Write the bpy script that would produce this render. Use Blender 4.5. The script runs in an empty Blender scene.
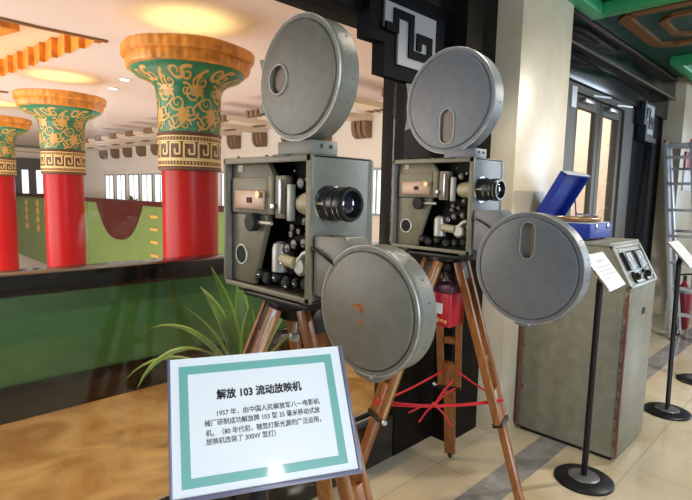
import bpy, bmesh, math, random
from mathutils import Vector, Matrix
random.seed(7)
SC = bpy.context.scene
COL = SC.collection
PI = math.pi

# ------------------------------------------------------------------ camera, world, lights, exposure
F_PX, EYE = 510.0, 1.56
pitch, roll = math.atan(57/510), 0.023
hf = Vector((math.cos(PI/4), math.sin(PI/4), 0)); ZV = Vector((0, 0, 1))
FW = hf*math.cos(pitch) - ZV*math.sin(pitch)
R0 = Vector((math.sin(PI/4), -math.cos(PI/4), 0)); U0 = R0.cross(FW)
RR = R0*math.cos(roll) + U0*math.sin(roll); UU = -R0*math.sin(roll) + U0*math.cos(roll)
cd = bpy.data.cameras.new('camera'); cam = bpy.data.objects.new('camera', cd); COL.objects.link(cam)
cd.sensor_width = 36; cd.lens = F_PX/692*36; cd.clip_start = 0.05
cam.matrix_world = Matrix(((RR.x, UU.x, -FW.x, 0), (RR.y, UU.y, -FW.y, 0), (RR.z, UU.z, -FW.z, EYE), (0, 0, 0, 1)))
SC.camera = cam

W = bpy.data.worlds.new('world'); SC.world = W; W.use_nodes = True
W.node_tree.nodes['Background'].inputs[0].default_value = (1.0, 0.92, 0.82, 1)
W.node_tree.nodes['Background'].inputs[1].default_value = 0.18
SC.view_settings.view_transform = 'Standard'; SC.view_settings.look = 'None'
SC.view_settings.gamma = 1; SC.view_settings.use_curve_mapping = False
SC.view_settings.exposure = 0.0

def area(name, loc, target, size, power, color, size_y=None):
    l = bpy.data.lights.new(name, 'AREA'); l.energy = power; l.color = color
    l.shape = 'RECTANGLE'; l.size = size; l.size_y = size_y or size
    o = bpy.data.objects.new(name, l); COL.objects.link(o); o.location = loc
    o.rotation_euler = (Vector(target)-Vector(loc)).to_track_quat('-Z', 'Y').to_euler(); return o
def lamp(name, loc, power, color, radius=0.08):
    l = bpy.data.lights.new(name, 'POINT'); l.energy = power; l.color = color; l.shadow_soft_size = radius
    o = bpy.data.objects.new(name, l); COL.objects.link(o); o.location = loc; return o
def spot(name, loc, target, power, color, angle=100, radius=0.06, blend=0.6):
    l = bpy.data.lights.new(name, 'SPOT'); l.energy = power; l.color = color; l.shadow_soft_size = radius
    l.spot_size = math.radians(angle); l.spot_blend = blend
    o = bpy.data.objects.new(name, l); COL.objects.link(o); o.location = loc
    o.rotation_euler = (Vector(target)-Vector(loc)).to_track_quat('-Z', 'Y').to_euler(); return o

area('entrance_daylight', (-0.2, -5.0, 2.0), (1.8, 1.5, 1.1), 2.6, 280, (0.68, 0.84, 1.0), 2.2)
area('side_daylight', (10.8, -2.6, 2.2), (2.2, 1.2, 1.0), 2.6, 240, (0.74, 0.87, 1.0), 2.4)
spot('lobby_downlight', (-0.02, -1.62, 2.88), (0.3, 0.4, 0.0), 75, (1.0, 0.95, 0.90), 110, 0.03)
spot('lobby_downlight', (2.05, 1.05, 2.85), (2.2, 0.9, 0.0), 70, (1.0, 0.88, 0.70), 125)
spot('lobby_downlight', (4.8, -0.3, 2.8), (4.0, 0.7, 0.0), 240, (1.0, 0.93, 0.82), 135)
area('hall_daylight', (-5.5, 11, 1.4), (6, 12, 1.9), 14, 1350, (1.0, 0.94, 0.89), 4.5)
area('hall_bounce', (2.5, 11.5, -3.2), (2.5, 11.5, 3), 6, 560, (1.0, 0.88, 0.82), 12)
spot('corridor_spot', (0.2, 2.9, 3.3), (0.5, 2.9, 0.0), 150, (1.0, 0.74, 0.42), 130)
spot('corridor_spot', (2.6, 2.9, 3.3), (2.2, 2.8, 0.0), 110, (1.0, 0.78, 0.45), 130)
spot('corridor_spot', (6.0, 2.8, 3.3), (7.6, 2.6, 1.3), 260, (1.0, 0.90, 0.76), 150)  # added spot, no fitting there; brightens the wall seen through the door glass

# ------------------------------------------------------------------ materials
def mat(name, color, rough=0.5, metal=0.0, spec=0.5, coat=0.0, emit=None, estr=0.0, var=0.0, vscale=8.0, bump=0.0, bscale=60.0, coatr=0.05):
    m = bpy.data.materials.new(name); m.use_nodes = True; nt = m.node_tree; b = nt.nodes['Principled BSDF']
    c = (*color, 1)
    b.inputs['Base Color'].default_value = c; b.inputs['Roughness'].default_value = rough
    b.inputs['Metallic'].default_value = metal; b.inputs['Specular IOR Level'].default_value = spec
    b.inputs['Coat Weight'].default_value = coat; b.inputs['Coat Roughness'].default_value = coatr
    if emit: b.inputs['Emission Color'].default_value = (*emit, 1); b.inputs['Emission Strength'].default_value = estr
    if var or bump:
        tc = nt.nodes.new('ShaderNodeTexCoord')
        if var:
            n = nt.nodes.new('ShaderNodeTexNoise'); n.inputs['Scale'].default_value = vscale; n.inputs['Detail'].default_value = 5
            nt.links.new(tc.outputs['Object'], n.inputs['Vector'])
            r = nt.nodes.new('ShaderNodeValToRGB'); r.color_ramp.elements[0].position = 0.3; r.color_ramp.elements[1].position = 0.7
            r.color_ramp.elements[0].color = (*[max(0, x*(1-var)) for x in color], 1)
            r.color_ramp.elements[1].color = (*[min(1, x*(1+var)) for x in color], 1)
            nt.links.new(n.outputs['Fac'], r.inputs['Fac']); nt.links.new(r.outputs['Color'], b.inputs['Base Color'])
        if bump:
            n2 = nt.nodes.new('ShaderNodeTexNoise'); n2.inputs['Scale'].default_value = bscale
            nt.links.new(tc.outputs['Object'], n2.inputs['Vector'])
            bp = nt.nodes.new('ShaderNodeBump'); bp.inputs['Strength'].default_value = bump; bp.inputs['Distance'].default_value = 0.01
            nt.links.new(n2.outputs['Fac'], bp.inputs['Height']); nt.links.new(bp.outputs['Normal'], b.inputs['Normal'])
    return m

def node(nt, t, **kw):
    n = nt.nodes.new(t)
    for k, v in kw.items():
        if k.startswith('i_'): n.inputs[int(k[2:])].default_value = v
        else: setattr(n, k, v)
    return n

def marble(name, c1, c2, vein, scale=1.5, rough=0.18, veinamt=0.5, grout=None, bands=None, coord='Object', tile=0.8):
    m = bpy.data.materials.new(name); m.use_nodes = True; nt = m.node_tree; L = nt.links.new; b = nt.nodes['Principled BSDF']
    b.inputs['Roughness'].default_value = rough
    tc = node(nt, 'ShaderNodeTexCoord')
    n1 = node(nt, 'ShaderNodeTexNoise'); n1.inputs['Scale'].default_value = scale; n1.inputs['Detail'].default_value = 7; n1.inputs['Distortion'].default_value = 1.2
    L(tc.outputs[coord], n1.inputs['Vector'])
    r1 = node(nt, 'ShaderNodeValToRGB'); e = r1.color_ramp.elements; e[0].position = 0.32; e[0].color = (*c1, 1); e[1].position = 0.68; e[1].color = (*c2, 1)
    L(n1.outputs['Fac'], r1.inputs['Fac'])
    n2 = node(nt, 'ShaderNodeTexNoise'); n2.inputs['Scale'].default_value = scale*1.6; n2.inputs['Detail'].default_value = 9; n2.inputs['Distortion'].default_value = 2.5
    L(tc.outputs[coord], n2.inputs['Vector'])
    ab = node(nt, 'ShaderNodeMath', operation='SUBTRACT', i_1=0.5); L(n2.outputs['Fac'], ab.inputs[0])
    ab2 = node(nt, 'ShaderNodeMath', operation='ABSOLUTE'); L(ab.outputs[0], ab2.inputs[0])
    mr = node(nt, 'ShaderNodeMapRange'); mr.inputs['From Min'].default_value = 0.0; mr.inputs['From Max'].default_value = 0.07
    mr.inputs['To Min'].default_value = veinamt; mr.inputs['To Max'].default_value = 0.0; L(ab2.outputs[0], mr.inputs['Value'])
    mx = node(nt, 'ShaderNodeMixRGB'); L(mr.outputs[0], mx.inputs[0]); L(r1.outputs[0], mx.inputs[1]); mx.inputs[2].default_value = (*vein, 1)
    out = mx.outputs[0]
    if bands or grout:
        sx = node(nt, 'ShaderNodeSeparateXYZ'); L(tc.outputs[coord], sx.inputs[0])
        if bands:
            (lo, hi), bc = bands
            g1 = node(nt, 'ShaderNodeMath', operation='GREATER_THAN', i_1=lo); L(sx.outputs[1], g1.inputs[0])
            g2 = node(nt, 'ShaderNodeMath', operation='LESS_THAN', i_1=hi); L(sx.outputs[1], g2.inputs[0])
            g3 = node(nt, 'ShaderNodeMath', operation='MULTIPLY'); L(g1.outputs[0], g3.inputs[0]); L(g2.outputs[0], g3.inputs[1])
            nb = node(nt, 'ShaderNodeTexNoise'); nb.inputs['Scale'].default_value = 9; nb.inputs['Detail'].default_value = 8; L(tc.outputs[coord], nb.inputs['Vector'])
            rb = node(nt, 'ShaderNodeValToRGB'); rb.color_ramp.elements[0].position = .3; rb.color_ramp.elements[1].position = .7
            rb.color_ramp.elements[0].color = (*[x*.75 for x in bc], 1); rb.color_ramp.elements[1].color = (*[x*1.3 for x in bc], 1)
            L(nb.outputs['Fac'], rb.inputs['Fac'])
            m2 = node(nt, 'ShaderNodeMixRGB'); L(g3.outputs[0], m2.inputs[0]); L(out, m2.inputs[1]); L(rb.outputs[0], m2.inputs[2]); out = m2.outputs[0]
        if grout:
            prev = None
            for ax in (0, 1):
                md = node(nt, 'ShaderNodeMath', operation='PINGPONG', i_1=tile/2); L(sx.outputs[ax], md.inputs[0])
                lt = node(nt, 'ShaderNodeMath', operation='LESS_THAN', i_1=0.0025); L(md.outputs[0], lt.inputs[0])
                if prev is None: prev = lt
                else:
                    mm = node(nt, 'ShaderNodeMath', operation='MAXIMUM'); L(prev.outputs[0], mm.inputs[0]); L(lt.outputs[0], mm.inputs[1]); prev = mm
            m3 = node(nt, 'ShaderNodeMixRGB'); L(prev.outputs[0], m3.inputs[0]); L(out, m3.inputs[1]); m3.inputs[2].default_value = (*grout, 1); out = m3.outputs[0]
    L(out, b.inputs['Base Color']); return m

def worn(name, base, wear, edges, rough=0.45, spots=0.5, scale=14):
    """painted sheet metal; edges = list of (axis, position, width): paint worn off along those corners (object space)"""
    m = bpy.data.materials.new(name); m.use_nodes = True; nt = m.node_tree; L = nt.links.new; b = nt.nodes['Principled BSDF']
    b.inputs['Roughness'].default_value = rough
    tc = node(nt, 'ShaderNodeTexCoord'); sx = node(nt, 'ShaderNodeSeparateXYZ'); L(tc.outputs['Object'], sx.inputs[0])
    n = node(nt, 'ShaderNodeTexNoise'); n.inputs['Scale'].default_value = scale; n.inputs['Detail'].default_value = 7; L(tc.outputs['Object'], n.inputs['Vector'])
    rv = node(nt, 'ShaderNodeValToRGB'); rv.color_ramp.elements[0].position = .3; rv.color_ramp.elements[1].position = .75
    rv.color_ramp.elements[0].color = (*[x*.82 for x in base], 1); rv.color_ramp.elements[1].color = (*[x*1.15 for x in base], 1)
    L(n.outputs['Fac'], rv.inputs['Fac'])
    acc = None
    for (px_, py_, wd) in edges:                             # vertical corner at (px_, py_)
        cb_ = node(nt, 'ShaderNodeCombineXYZ'); L(sx.outputs[0], cb_.inputs[0]); L(sx.outputs[1], cb_.inputs[1])
        dd_ = node(nt, 'ShaderNodeVectorMath', operation='DISTANCE'); L(cb_.outputs[0], dd_.inputs[0]); dd_.inputs[1].default_value = (px_, py_, 0)
        mr = node(nt, 'ShaderNodeMapRange'); mr.inputs['From Max'].default_value = wd; mr.inputs['To Min'].default_value = 0.42; mr.inputs['To Max'].default_value = 0.0
        L(dd_.outputs['Value'], mr.inputs['Value'])
        if acc is None: acc = mr
        else:
            q = node(nt, 'ShaderNodeMath', operation='MAXIMUM'); L(acc.outputs[0], q.inputs[0]); L(mr.outputs[0], q.inputs[1]); acc = q
    n2 = node(nt, 'ShaderNodeTexNoise'); n2.inputs['Scale'].default_value = scale*2; n2.inputs['Detail'].default_value = 8; L(tc.outputs['Object'], n2.inputs['Vector'])
    ad = node(nt, 'ShaderNodeMath', operation='ADD'); L(n2.outputs['Fac'], ad.inputs[0])
    if acc: L(acc.outputs[0], ad.inputs[1])
    else: ad.inputs[1].default_value = 0
    st = node(nt, 'ShaderNodeMapRange'); st.inputs['From Min'].default_value = 0.72; st.inputs['From Max'].default_value = 0.78; L(ad.outputs[0], st.inputs['Value'])
    mx = node(nt, 'ShaderNodeMixRGB'); L(st.outputs[0], mx.inputs[0]); L(rv.outputs[0], mx.inputs[1]); mx.inputs[2].default_value = (*wear, 1)
    L(mx.outputs[0], b.inputs['Base Color']); return m

def wood(name, c1, c2, rough=0.35):
    m = bpy.data.materials.new(name); m.use_nodes = True; nt = m.node_tree; L = nt.links.new; b = nt.nodes['Principled BSDF']
    b.inputs['Roughness'].default_value = rough; b.inputs['Coat Weight'].default_value = 0.3
    tc = node(nt, 'ShaderNodeTexCoord'); mp = node(nt, 'ShaderNodeMapping'); mp.inputs['Scale'].default_value = (30, 30, 3); L(tc.outputs['Object'], mp.inputs[0])
    n = node(nt, 'ShaderNodeTexNoise'); n.inputs['Scale'].default_value = 2; n.inputs['Detail'].default_value = 6; L(mp.outputs[0], n.inputs['Vector'])
    r = node(nt, 'ShaderNodeValToRGB'); r.color_ramp.elements[0].position = .3; r.color_ramp.elements[1].position = .7
    r.color_ramp.elements[0].color = (*c1, 1); r.color_ramp.elements[1].color = (*c2, 1)
    L(n.outputs['Fac'], r.inputs['Fac']); L(r.outputs[0], b.inputs['Base Color']); return m

def glass_pane(name, tint=(0.97, 0.98, 0.97), refl=0.035):
    m = bpy.data.materials.new(name); m.use_nodes = True; nt = m.node_tree; L = nt.links.new
    nt.nodes.remove(nt.nodes['Principled BSDF']); out = nt.nodes['Material Output']
    t = node(nt, 'ShaderNodeBsdfTransparent'); t.inputs[0].default_value = (*tint, 1)
    g = node(nt, 'ShaderNodeBsdfGlossy'); g.inputs['Roughness'].default_value = 0.0
    lw = node(nt, 'ShaderNodeLayerWeight'); lw.inputs[0].default_value = 0.5
    p = node(nt, 'ShaderNodeMath', operation='POWER', i_1=5.0); L(lw.outputs['Facing'], p.inputs[0])
    f = node(nt, 'ShaderNodeMath', operation='MULTIPLY_ADD', i_1=0.9, i_2=refl); L(p.outputs[0], f.inputs[0])
    mx = node(nt, 'ShaderNodeMixShader'); L(f.outputs[0], mx.inputs[0]); L(t.outputs[0], mx.inputs[1]); L(g.outputs[0], mx.inputs[2])
    L(mx.outputs[0], out.inputs['Surface']); return m

M = {}
M['floor'] = marble('beige_marble_floor', (0.52, 0.41, 0.26), (0.72, 0.63, 0.47), (0.36, 0.25, 0.14), 1.3, 0.14, 0.10, grout=(0.40, 0.32, 0.22), bands=((1.165, 1.335), (0.27, 0.26, 0.25)))
M['floor_hall'] = marble('golden_marble_floor', (0.36, 0.185, 0.06), (0.66, 0.44, 0.20), (0.36, 0.2, 0.08), 2.2, 0.14, 0.10, grout=(0.42, 0.28, 0.14))
M['marble'] = marble('cream_marble', (0.55, 0.45, 0.31), (0.72, 0.64, 0.50), (0.50, 0.38, 0.24), 1.4, 0.34, 0.12)
M['black'] = marble('black_marble', (0.005, 0.005, 0.005), (0.011, 0.010, 0.009), (0.04, 0.035, 0.03), 5, 0.09, 0.15)
M['green'] = marble('green_marble', (0.030, 0.115, 0.034), (0.052, 0.17, 0.050), (0.08, 0.20, 0.07), 1.2, 0.07, 0.12)
M['hall_white'] = mat('warm_white_plaster', (0.86, 0.80, 0.73), 0.85)
M['hall_ceiling'] = mat('pinkish_white_plaster', (0.80, 0.70, 0.66), 0.85)
M['peach'] = mat('peach_plaster', (0.88, 0.70, 0.50), 0.8)
M['orange'] = mat('orange_gilt_paint', (0.78, 0.29, 0.03), 0.4, var=0.35, vscale=7)
M['brown_trim'] = mat('brown_gilt_trim', (0.30, 0.14, 0.05), 0.5)
M['dark_trim'] = mat('dark_brown_trim', (0.09, 0.06, 0.04), 0.5)
M['red'] = mat('red_lacquer', (0.44, 0.006, 0.008), 0.30, spec=0.22)
M['cap_green'] = mat('capital_green', (0.035, 0.23, 0.11), 0.38, var=0.25, vscale=5)
M['gold'] = mat('gold_paint', (0.68, 0.40, 0.10), 0.35)
M['pale_gold'] = mat('pale_gold_paint', (0.80, 0.60, 0.24), 0.4)
M['key_brown'] = mat('key_band_brown', (0.14, 0.045, 0.02), 0.45)
M['light_green'] = mat('light_green_panel', (0.17, 0.26, 0.075), 0.5)
M['maroon'] = mat('maroon_lacquer', (0.075, 0.010, 0.008), 0.55, spec=0.2)
M['dark_grey'] = mat('dark_grey_curtain', (0.12, 0.11, 0.11), 0.7)
M['day'] = mat('daylight_window_pane', (0.8, 0.85, 0.9), 0.3, emit=(0.86, 0.93, 1.0), estr=1.3)
M['window_frame'] = mat('grey_window_frame', (0.35, 0.37, 0.38), 0.5)
M['corbel'] = mat('brown_corbel', (0.23, 0.14, 0.08), 0.6)
M['cream'] = mat('cream_paint', (0.80, 0.70, 0.57), 0.7)
M['lit'] = mat('lit_diffuser', (1, 1, 1), 0.5, emit=(1, 0.95, 0.85), estr=12)
M['glass'] = glass_pane('clear_glass')
M['glass_door'] = glass_pane('door_glass', (0.94, 0.92, 0.88))
M['black_lacquer'] = mat('black_lacquer', (0.007, 0.007, 0.008), 0.16, spec=0.35)
M['grey_panel'] = mat('pale_grey_panel', (0.26, 0.26, 0.27), 0.6)
M['navy'] = mat('dark_navy_paint', (0.022, 0.026, 0.045), 0.4)
M['white_panel'] = mat('bluish_white_panel', (0.50, 0.54, 0.62), 0.5)
M['teal'] = mat('dark_teal_paint', (0.012, 0.07, 0.060), 0.5)
M['bright_green'] = mat('bright_green_paint', (0.04, 0.36, 0.14), 0.45)
M['old_gold'] = mat('old_gold_paint', (0.20, 0.085, 0.022), 0.5)
M['door_grey'] = mat('grey_door_frame', (0.075, 0.072, 0.062), 0.5, spec=0.25)
M['steel'] = mat('brushed_steel', (0.48, 0.48, 0.48), 0.35, 1.0)
M['projector_paint'] = mat('grey_hammered_paint', (0.152, 0.148, 0.122), 0.38, var=0.10, vscale=30, bump=0.15, bscale=220)
M['projector_blue'] = mat('blue_grey_hammered_paint', (0.142, 0.155, 0.172), 0.36, var=0.08, vscale=30, bump=0.15, bscale=220)
M['olive_panel'] = mat('olive_enamel_panel', (0.165, 0.15, 0.098), 0.45, var=0.1, vscale=20)
M['interior'] = mat('black_interior', (0.006, 0.006, 0.006), 0.6, spec=0.2)
M['chrome'] = mat('chrome', (0.75, 0.75, 0.75), 0.15, 1.0)
M['silver'] = mat('silver_paint', (0.40, 0.40, 0.37), 0.4, 0.3)
M['ivory'] = mat('ivory_enamel', (0.38, 0.35, 0.23), 0.45)
M['copper'] = mat('copper_plate', (0.42, 0.27, 0.20), 0.35, 0.15)
M['brass'] = mat('brass', (0.45, 0.33, 0.17), 0.4, 0.7)
M['black_plastic'] = mat('black_bakelite', (0.012, 0.012, 0.012), 0.3)
M['dull_black'] = mat('dull_black_casting', (0.010, 0.010, 0.010), 0.6, spec=0.3)
M['lens_glass'] = mat('coated_lens_glass', (0.006, 0.007, 0.016), 0.03, spec=0.9, coat=1.0)
M['slot'] = mat('brown_film_window', (0.15, 0.095, 0.062), 0.35)
M['grey_pale'] = mat('pale_grey_film_window', (0.27, 0.27, 0.25), 0.4)
M['rust'] = mat('rust_stain', (0.33, 0.10, 0.025), 0.8, var=0.4, vscale=60)
M['wood'] = wood('varnished_oak', (0.17, 0.052, 0.010), (0.33, 0.118, 0.026))
M['wood_pale'] = wood('pale_oak_edge', (0.42, 0.24, 0.10), (0.55, 0.34, 0.16))
M['iron'] = mat('dark_iron', (0.03, 0.03, 0.03), 0.4, 0.7)
M['ribbon'] = mat('red_ribbon', (0.60, 0.02, 0.03), 0.55)
M['bag_red'] = mat('red_leatherette', (0.42, 0.012, 0.025), 0.38)
M['bag_top'] = mat('dark_purple_leatherette', (0.07, 0.02, 0.045), 0.4)
M['pillar'] = marble('dark_pillar_marble', (0.008, 0.007, 0.006), (0.016, 0.012, 0.009), (0.03, 0.022, 0.016), 4, 0.5, 0.10)
M['pillar'].node_tree.nodes['Principled BSDF'].inputs['Specular IOR Level'].default_value = 0.06
M['matt_black'] = mat('matt_black_paint', (0.004, 0.004, 0.005), 0.6, spec=0.06)
M['bay_black'] = mat('matt_black_panel', (0.005, 0.005, 0.006), 0.45, spec=0.12)
M['cap_grey'] = mat('grey_metal_cap', (0.16, 0.16, 0.165), 0.35, 0.4)
M['worn_rim'] = mat('worn_bare_rim', (0.34, 0.345, 0.32), 0.4, 0.3, var=0.3, vscale=25)
M['paper'] = mat('white_paper', (0.80, 0.82, 0.84), 0.45)
M['card'] = mat('printed_card', (0.95, 0.945, 0.95), 0.4, coat=1.0, coatr=0.03)
M['teal_border'] = mat('teal_print', (0.17, 0.47, 0.42), 0.4, coat=1.0, coatr=0.03)
M['print'] = mat('black_print', (0.02, 0.02, 0.025), 0.5, coat=0.5)
M['print_grey'] = mat('grey_print', (0.45, 0.47, 0.52), 0.5)
M['frame_violet'] = mat('violet_grey_frame', (0.17, 0.16, 0.24), 0.3)
M['black_metal'] = mat('satin_black_metal', (0.008, 0.008, 0.010), 0.4, spec=0.3)
M['cab'] = worn('worn_sage_enamel', (0.215, 0.205, 0.150), (0.15, 0.060, 0.042), [(0.0, 0.0, 0.04), (0.0, 0.635, 0.06), (0.53, 0.0, 0.02)], 0.42)
M['cab_plain'] = mat('sage_enamel', (0.24, 0.235, 0.19), 0.42, var=0.14, vscale=12)
M['console'] = mat('grey_console_panel', (0.20, 0.20, 0.18), 0.4, var=0.1, vscale=25)
M['gauge'] = mat('gauge_dial', (0.50, 0.52, 0.52), 0.2, coat=0.8)
M['gauge_dark'] = mat('gauge_lower_cover', (0.10, 0.10, 0.10), 0.3)
M['blue'] = mat('cobalt_blue_leatherette', (0.006, 0.028, 0.27), 0.5, bump=0.1, bscale=300)
M['lid_edge'] = mat('pale_grey_lining', (0.50, 0.52, 0.55), 0.5)
M['alu'] = mat('aluminium', (0.55, 0.56, 0.60), 0.42, 0.45, var=0.06, vscale=10)
M['ladder_red'] = mat('red_plastic_cap', (0.45, 0.04, 0.03), 0.4)
M['dark_red'] = mat('dark_red_paint', (0.30, 0.012, 0.02), 0.4)
M['leaf'] = mat('plant_leaf', (0.055, 0.15, 0.020), 0.35, var=0.4, vscale=9)
M['leaf_edge'] = mat('plant_leaf_margin', (0.22, 0.33, 0.05), 0.4)
M['pot'] = mat('dark_glazed_pot', (0.05, 0.035, 0.03), 0.3)
M['soil'] = mat('dark_soil', (0.03, 0.02, 0.012), 0.95)

# ------------------------------------------------------------------ mesh builder
class MB:
    def __init__(s): s.bm = bmesh.new(); s.T = Matrix.Identity(4)
    def v(s, p): return s.bm.verts.new(s.T @ Vector(p))
    def face(s, vs):
        try: return s.bm.faces.new(vs)
        except ValueError: return None
    def box(s, a, b, bev=0.0, R=None, seg=2):
        x0, y0, z0 = [min(p, q) for p, q in zip(a, b)]; x1, y1, z1 = [max(p, q) for p, q in zip(a, b)]
        P = [(x0, y0, z0), (x1, y0, z0), (x1, y1, z0), (x0, y1, z0), (x0, y0, z1), (x1, y0, z1), (x1, y1, z1), (x0, y1, z1)]
        if R is not None: P = [R @ Vector(p) for p in P]
        vs = [s.v(p) for p in P]
        fs = [s.face([vs[i] for i in f]) for f in ((0, 3, 2, 1), (4, 5, 6, 7), (0, 1, 5, 4), (1, 2, 6, 5), (2, 3, 7, 6), (3, 0, 4, 7))]
        if bev:
            es = list({e for f in fs for e in f.edges})
            bmesh.ops.bevel(s.bm, geom=es, offset=bev, segments=seg, profile=0.5, affect='EDGES')
        return s
    def prism(s, pts, d, bev=0.0):
        """closed outline pts (3-D, planar) extruded by vector d"""
        d = Vector(d); a = [s.v(p) for p in pts]; b = [s.v(Vector(p)+d) for p in pts]; n = len(pts)
        fs = [s.face(a[::-1]), s.face(b)] + [s.face([a[i], a[(i+1) % n], b[(i+1) % n], b[i]]) for i in range(n)]
        if bev:
            es = list({e for f in fs if f for e in f.edges})
            bmesh.ops.bevel(s.bm, geom=es, offset=bev, segments=2, profile=0.5, affect='EDGES')
        return s
    def rings(s, rings, cap0=True, cap1=True):
        R = [[s.v(p) for p in r] for r in rings]; n = len(R[0])
        for a, b in zip(R, R[1:]):
            for i in range(n): s.face([a[i], a[(i+1) % n], b[(i+1) % n], b[i]])
        if cap0: s.face(R[0][::-1])
        if cap1: s.face(R[-1])
        return s
    def lathe(s, prof, c=(0, 0, 0), axis=(0, 0, 1), seg=32, cap0=True, cap1=True, rmod=None):
        c = Vector(c); ax = Vector(axis).normalized(); q = ZV.rotation_difference(ax)
        if ax.z < -0.999: q = Matrix.Rotation(PI, 3, 'X').to_quaternion()
        R = []
        for r, h in prof:
            ring = []
            for i in range(seg):
                t = 2*PI*i/seg; k = r*(rmod(t) if rmod else 1)
                ring.append(c + q @ Vector((k*math.cos(t), k*math.sin(t), h)))
            R.append(ring)
        return s.rings(R, cap0, cap1)
    def cyl(s, p0, p1, r0, r1=None, seg=20):
        p0 = Vector(p0); p1 = Vector(p1); d = p1-p0
        return s.lathe([(r0, 0), (r0 if r1 is None else r1, d.length)], p0, d, seg)
    def tube(s, pts, r, seg=8, rad=None):
        pts = [Vector(p) for p in pts]; R = []; up = None
        for i, p in enumerate(pts):
            t = (pts[min(i+1, len(pts)-1)]-pts[max(i-1, 0)]).normalized()
            if up is None: up = t.orthogonal().normalized()
            up = (up - t*up.dot(t)).normalized(); w = t.cross(up)
            rr = rad[i] if rad else r
            R.append([p + (up*math.cos(2*PI*k/seg) + w*math.sin(2*PI*k/seg))*rr for k in range(seg)])
        return s.rings(R)
    def bar(s, p0, p1, w, d, side, bev=0.0):
        """rectangular bar p0->p1, width w along 'side', depth d"""
        p0 = Vector(p0); p1 = Vector(p1); t = (p1-p0).normalized(); a = Vector(side); a = (a-t*a.dot(t)).normalized(); b = t.cross(a)
        pts = [p0+a*w/2+b*d/2, p0-a*w/2+b*d/2, p0-a*w/2-b*d/2, p0+a*w/2-b*d/2]
        return s.prism(pts, p1-p0, bev)
    def sphere(s, c, r, sc=(1, 1, 1), u=16, v=10):
        bmesh.ops.create_uvsphere(s.bm, u_segments=u, v_segments=v, radius=1, matrix=s.T @ Matrix.Translation(c) @ Matrix.Diagonal((r*sc[0], r*sc[1], r*sc[2], 1)))
        return s
    def torus(s, c, axis, R, r, seg=32, k=8):
        c = Vector(c); q = ZV.rotation_difference(Vector(axis).normalized()); rings = []
        for i in range(seg+1):
            t = 2*PI*i/seg
            rings.append([c + q @ Vector(((R+r*math.cos(2*PI*j/k))*math.cos(t), (R+r*math.cos(2*PI*j/k))*math.sin(t), r*math.sin(2*PI*j/k))) for j in range(k)])
        return s.rings(rings, False, False)

def obj(name, mb, m, parent=None, angle=35):
    bmesh.ops.remove_doubles(mb.bm, verts=mb.bm.verts, dist=1e-5)
    bmesh.ops.recalc_face_normals(mb.bm, faces=mb.bm.faces)
    base = Vector((0, 0, 0))
    if parent:
        p = parent
        while p: base += p.location; p = p.parent
    bmesh.ops.translate(mb.bm, verts=mb.bm.verts, vec=-base)
    me = bpy.data.meshes.new(name); mb.bm.to_mesh(me); mb.bm.free()
    me.materials.append(m)
    if angle:
        me.polygons.foreach_set('use_smooth', [True]*len(me.polygons)); me.set_sharp_from_angle(angle=math.radians(angle))
    o = bpy.data.objects.new(name, me); COL.objects.link(o)
    if parent: o.parent = parent
    return o
def thing(name, label, cat, loc=(0, 0, 0), group=None):
    o = bpy.data.objects.new(name, None); COL.objects.link(o); o.location = loc; o.empty_display_size = 0.1
    o['label'] = label; o['category'] = cat
    if group: o['group'] = group
    return o
def tag(o, label, cat, group=None):
    o['label'] = label; o['category'] = cat
    if group: o['group'] = group
    return o
def struct(o, label=None):
    o['kind'] = 'structure'
    if label: o['label'] = label
    return o
def recenter(o):
    """put a one-mesh thing's origin at the middle of its base"""
    me = o.data; xs = [v.co for v in me.vertices]
    c = Vector(((min(v.x for v in xs)+max(v.x for v in xs))/2, (min(v.y for v in xs)+max(v.y for v in xs))/2, min(v.z for v in xs)))
    me.transform(Matrix.Translation(-c)); o.location = o.location + c; return o
def dup(root, loc, label=None):
    def cp(o, par):
        c = o.copy(); COL.objects.link(c); c.parent = par
        for ch in list(o.children): cp(ch, c)
        return c
    r = cp(root, None); r.location = loc
    if label: r['label'] = label
    return r
def B(a, b, bev=0.0): return MB().box(a, b, bev)

# ------------------------------------------------------------------ the setting: lobby and hall shell
GY = 1.83                                                    # plane of the glass partition
struct(obj('floor', B((-4, -4.5, -0.2), (10.5, GY+0.12, 0)), M['floor'], angle=0), 'beige marble lobby floor with a grey band')
struct(obj('floor', B((-6, GY+0.12, -0.2), (7.8, 3.86, 0)), M['floor_hall'], angle=0), 'golden marble corridor floor behind the glass')
struct(obj('floor', B((6.0, 3.86, -0.2), (7.8, 28, 0)), M['floor_hall'], angle=0), 'gallery floor along the far wall')
struct(obj('floor', B((-8, 3.86, -3.8), (7.8, 28, -3.6)), M['floor_hall'], angle=0), 'lower floor of the hall')
struct(obj('wall_far', B((7.8, GY, -3.6), (8.0, 28, 3.7)), M['hall_white'], angle=0), 'warm white far wall of the hall')
struct(obj('wall_back', B((-8, 28, -3.6), (8.0, 28.2, 3.7)), M['hall_white'], angle=0), 'back wall of the hall')

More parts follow.
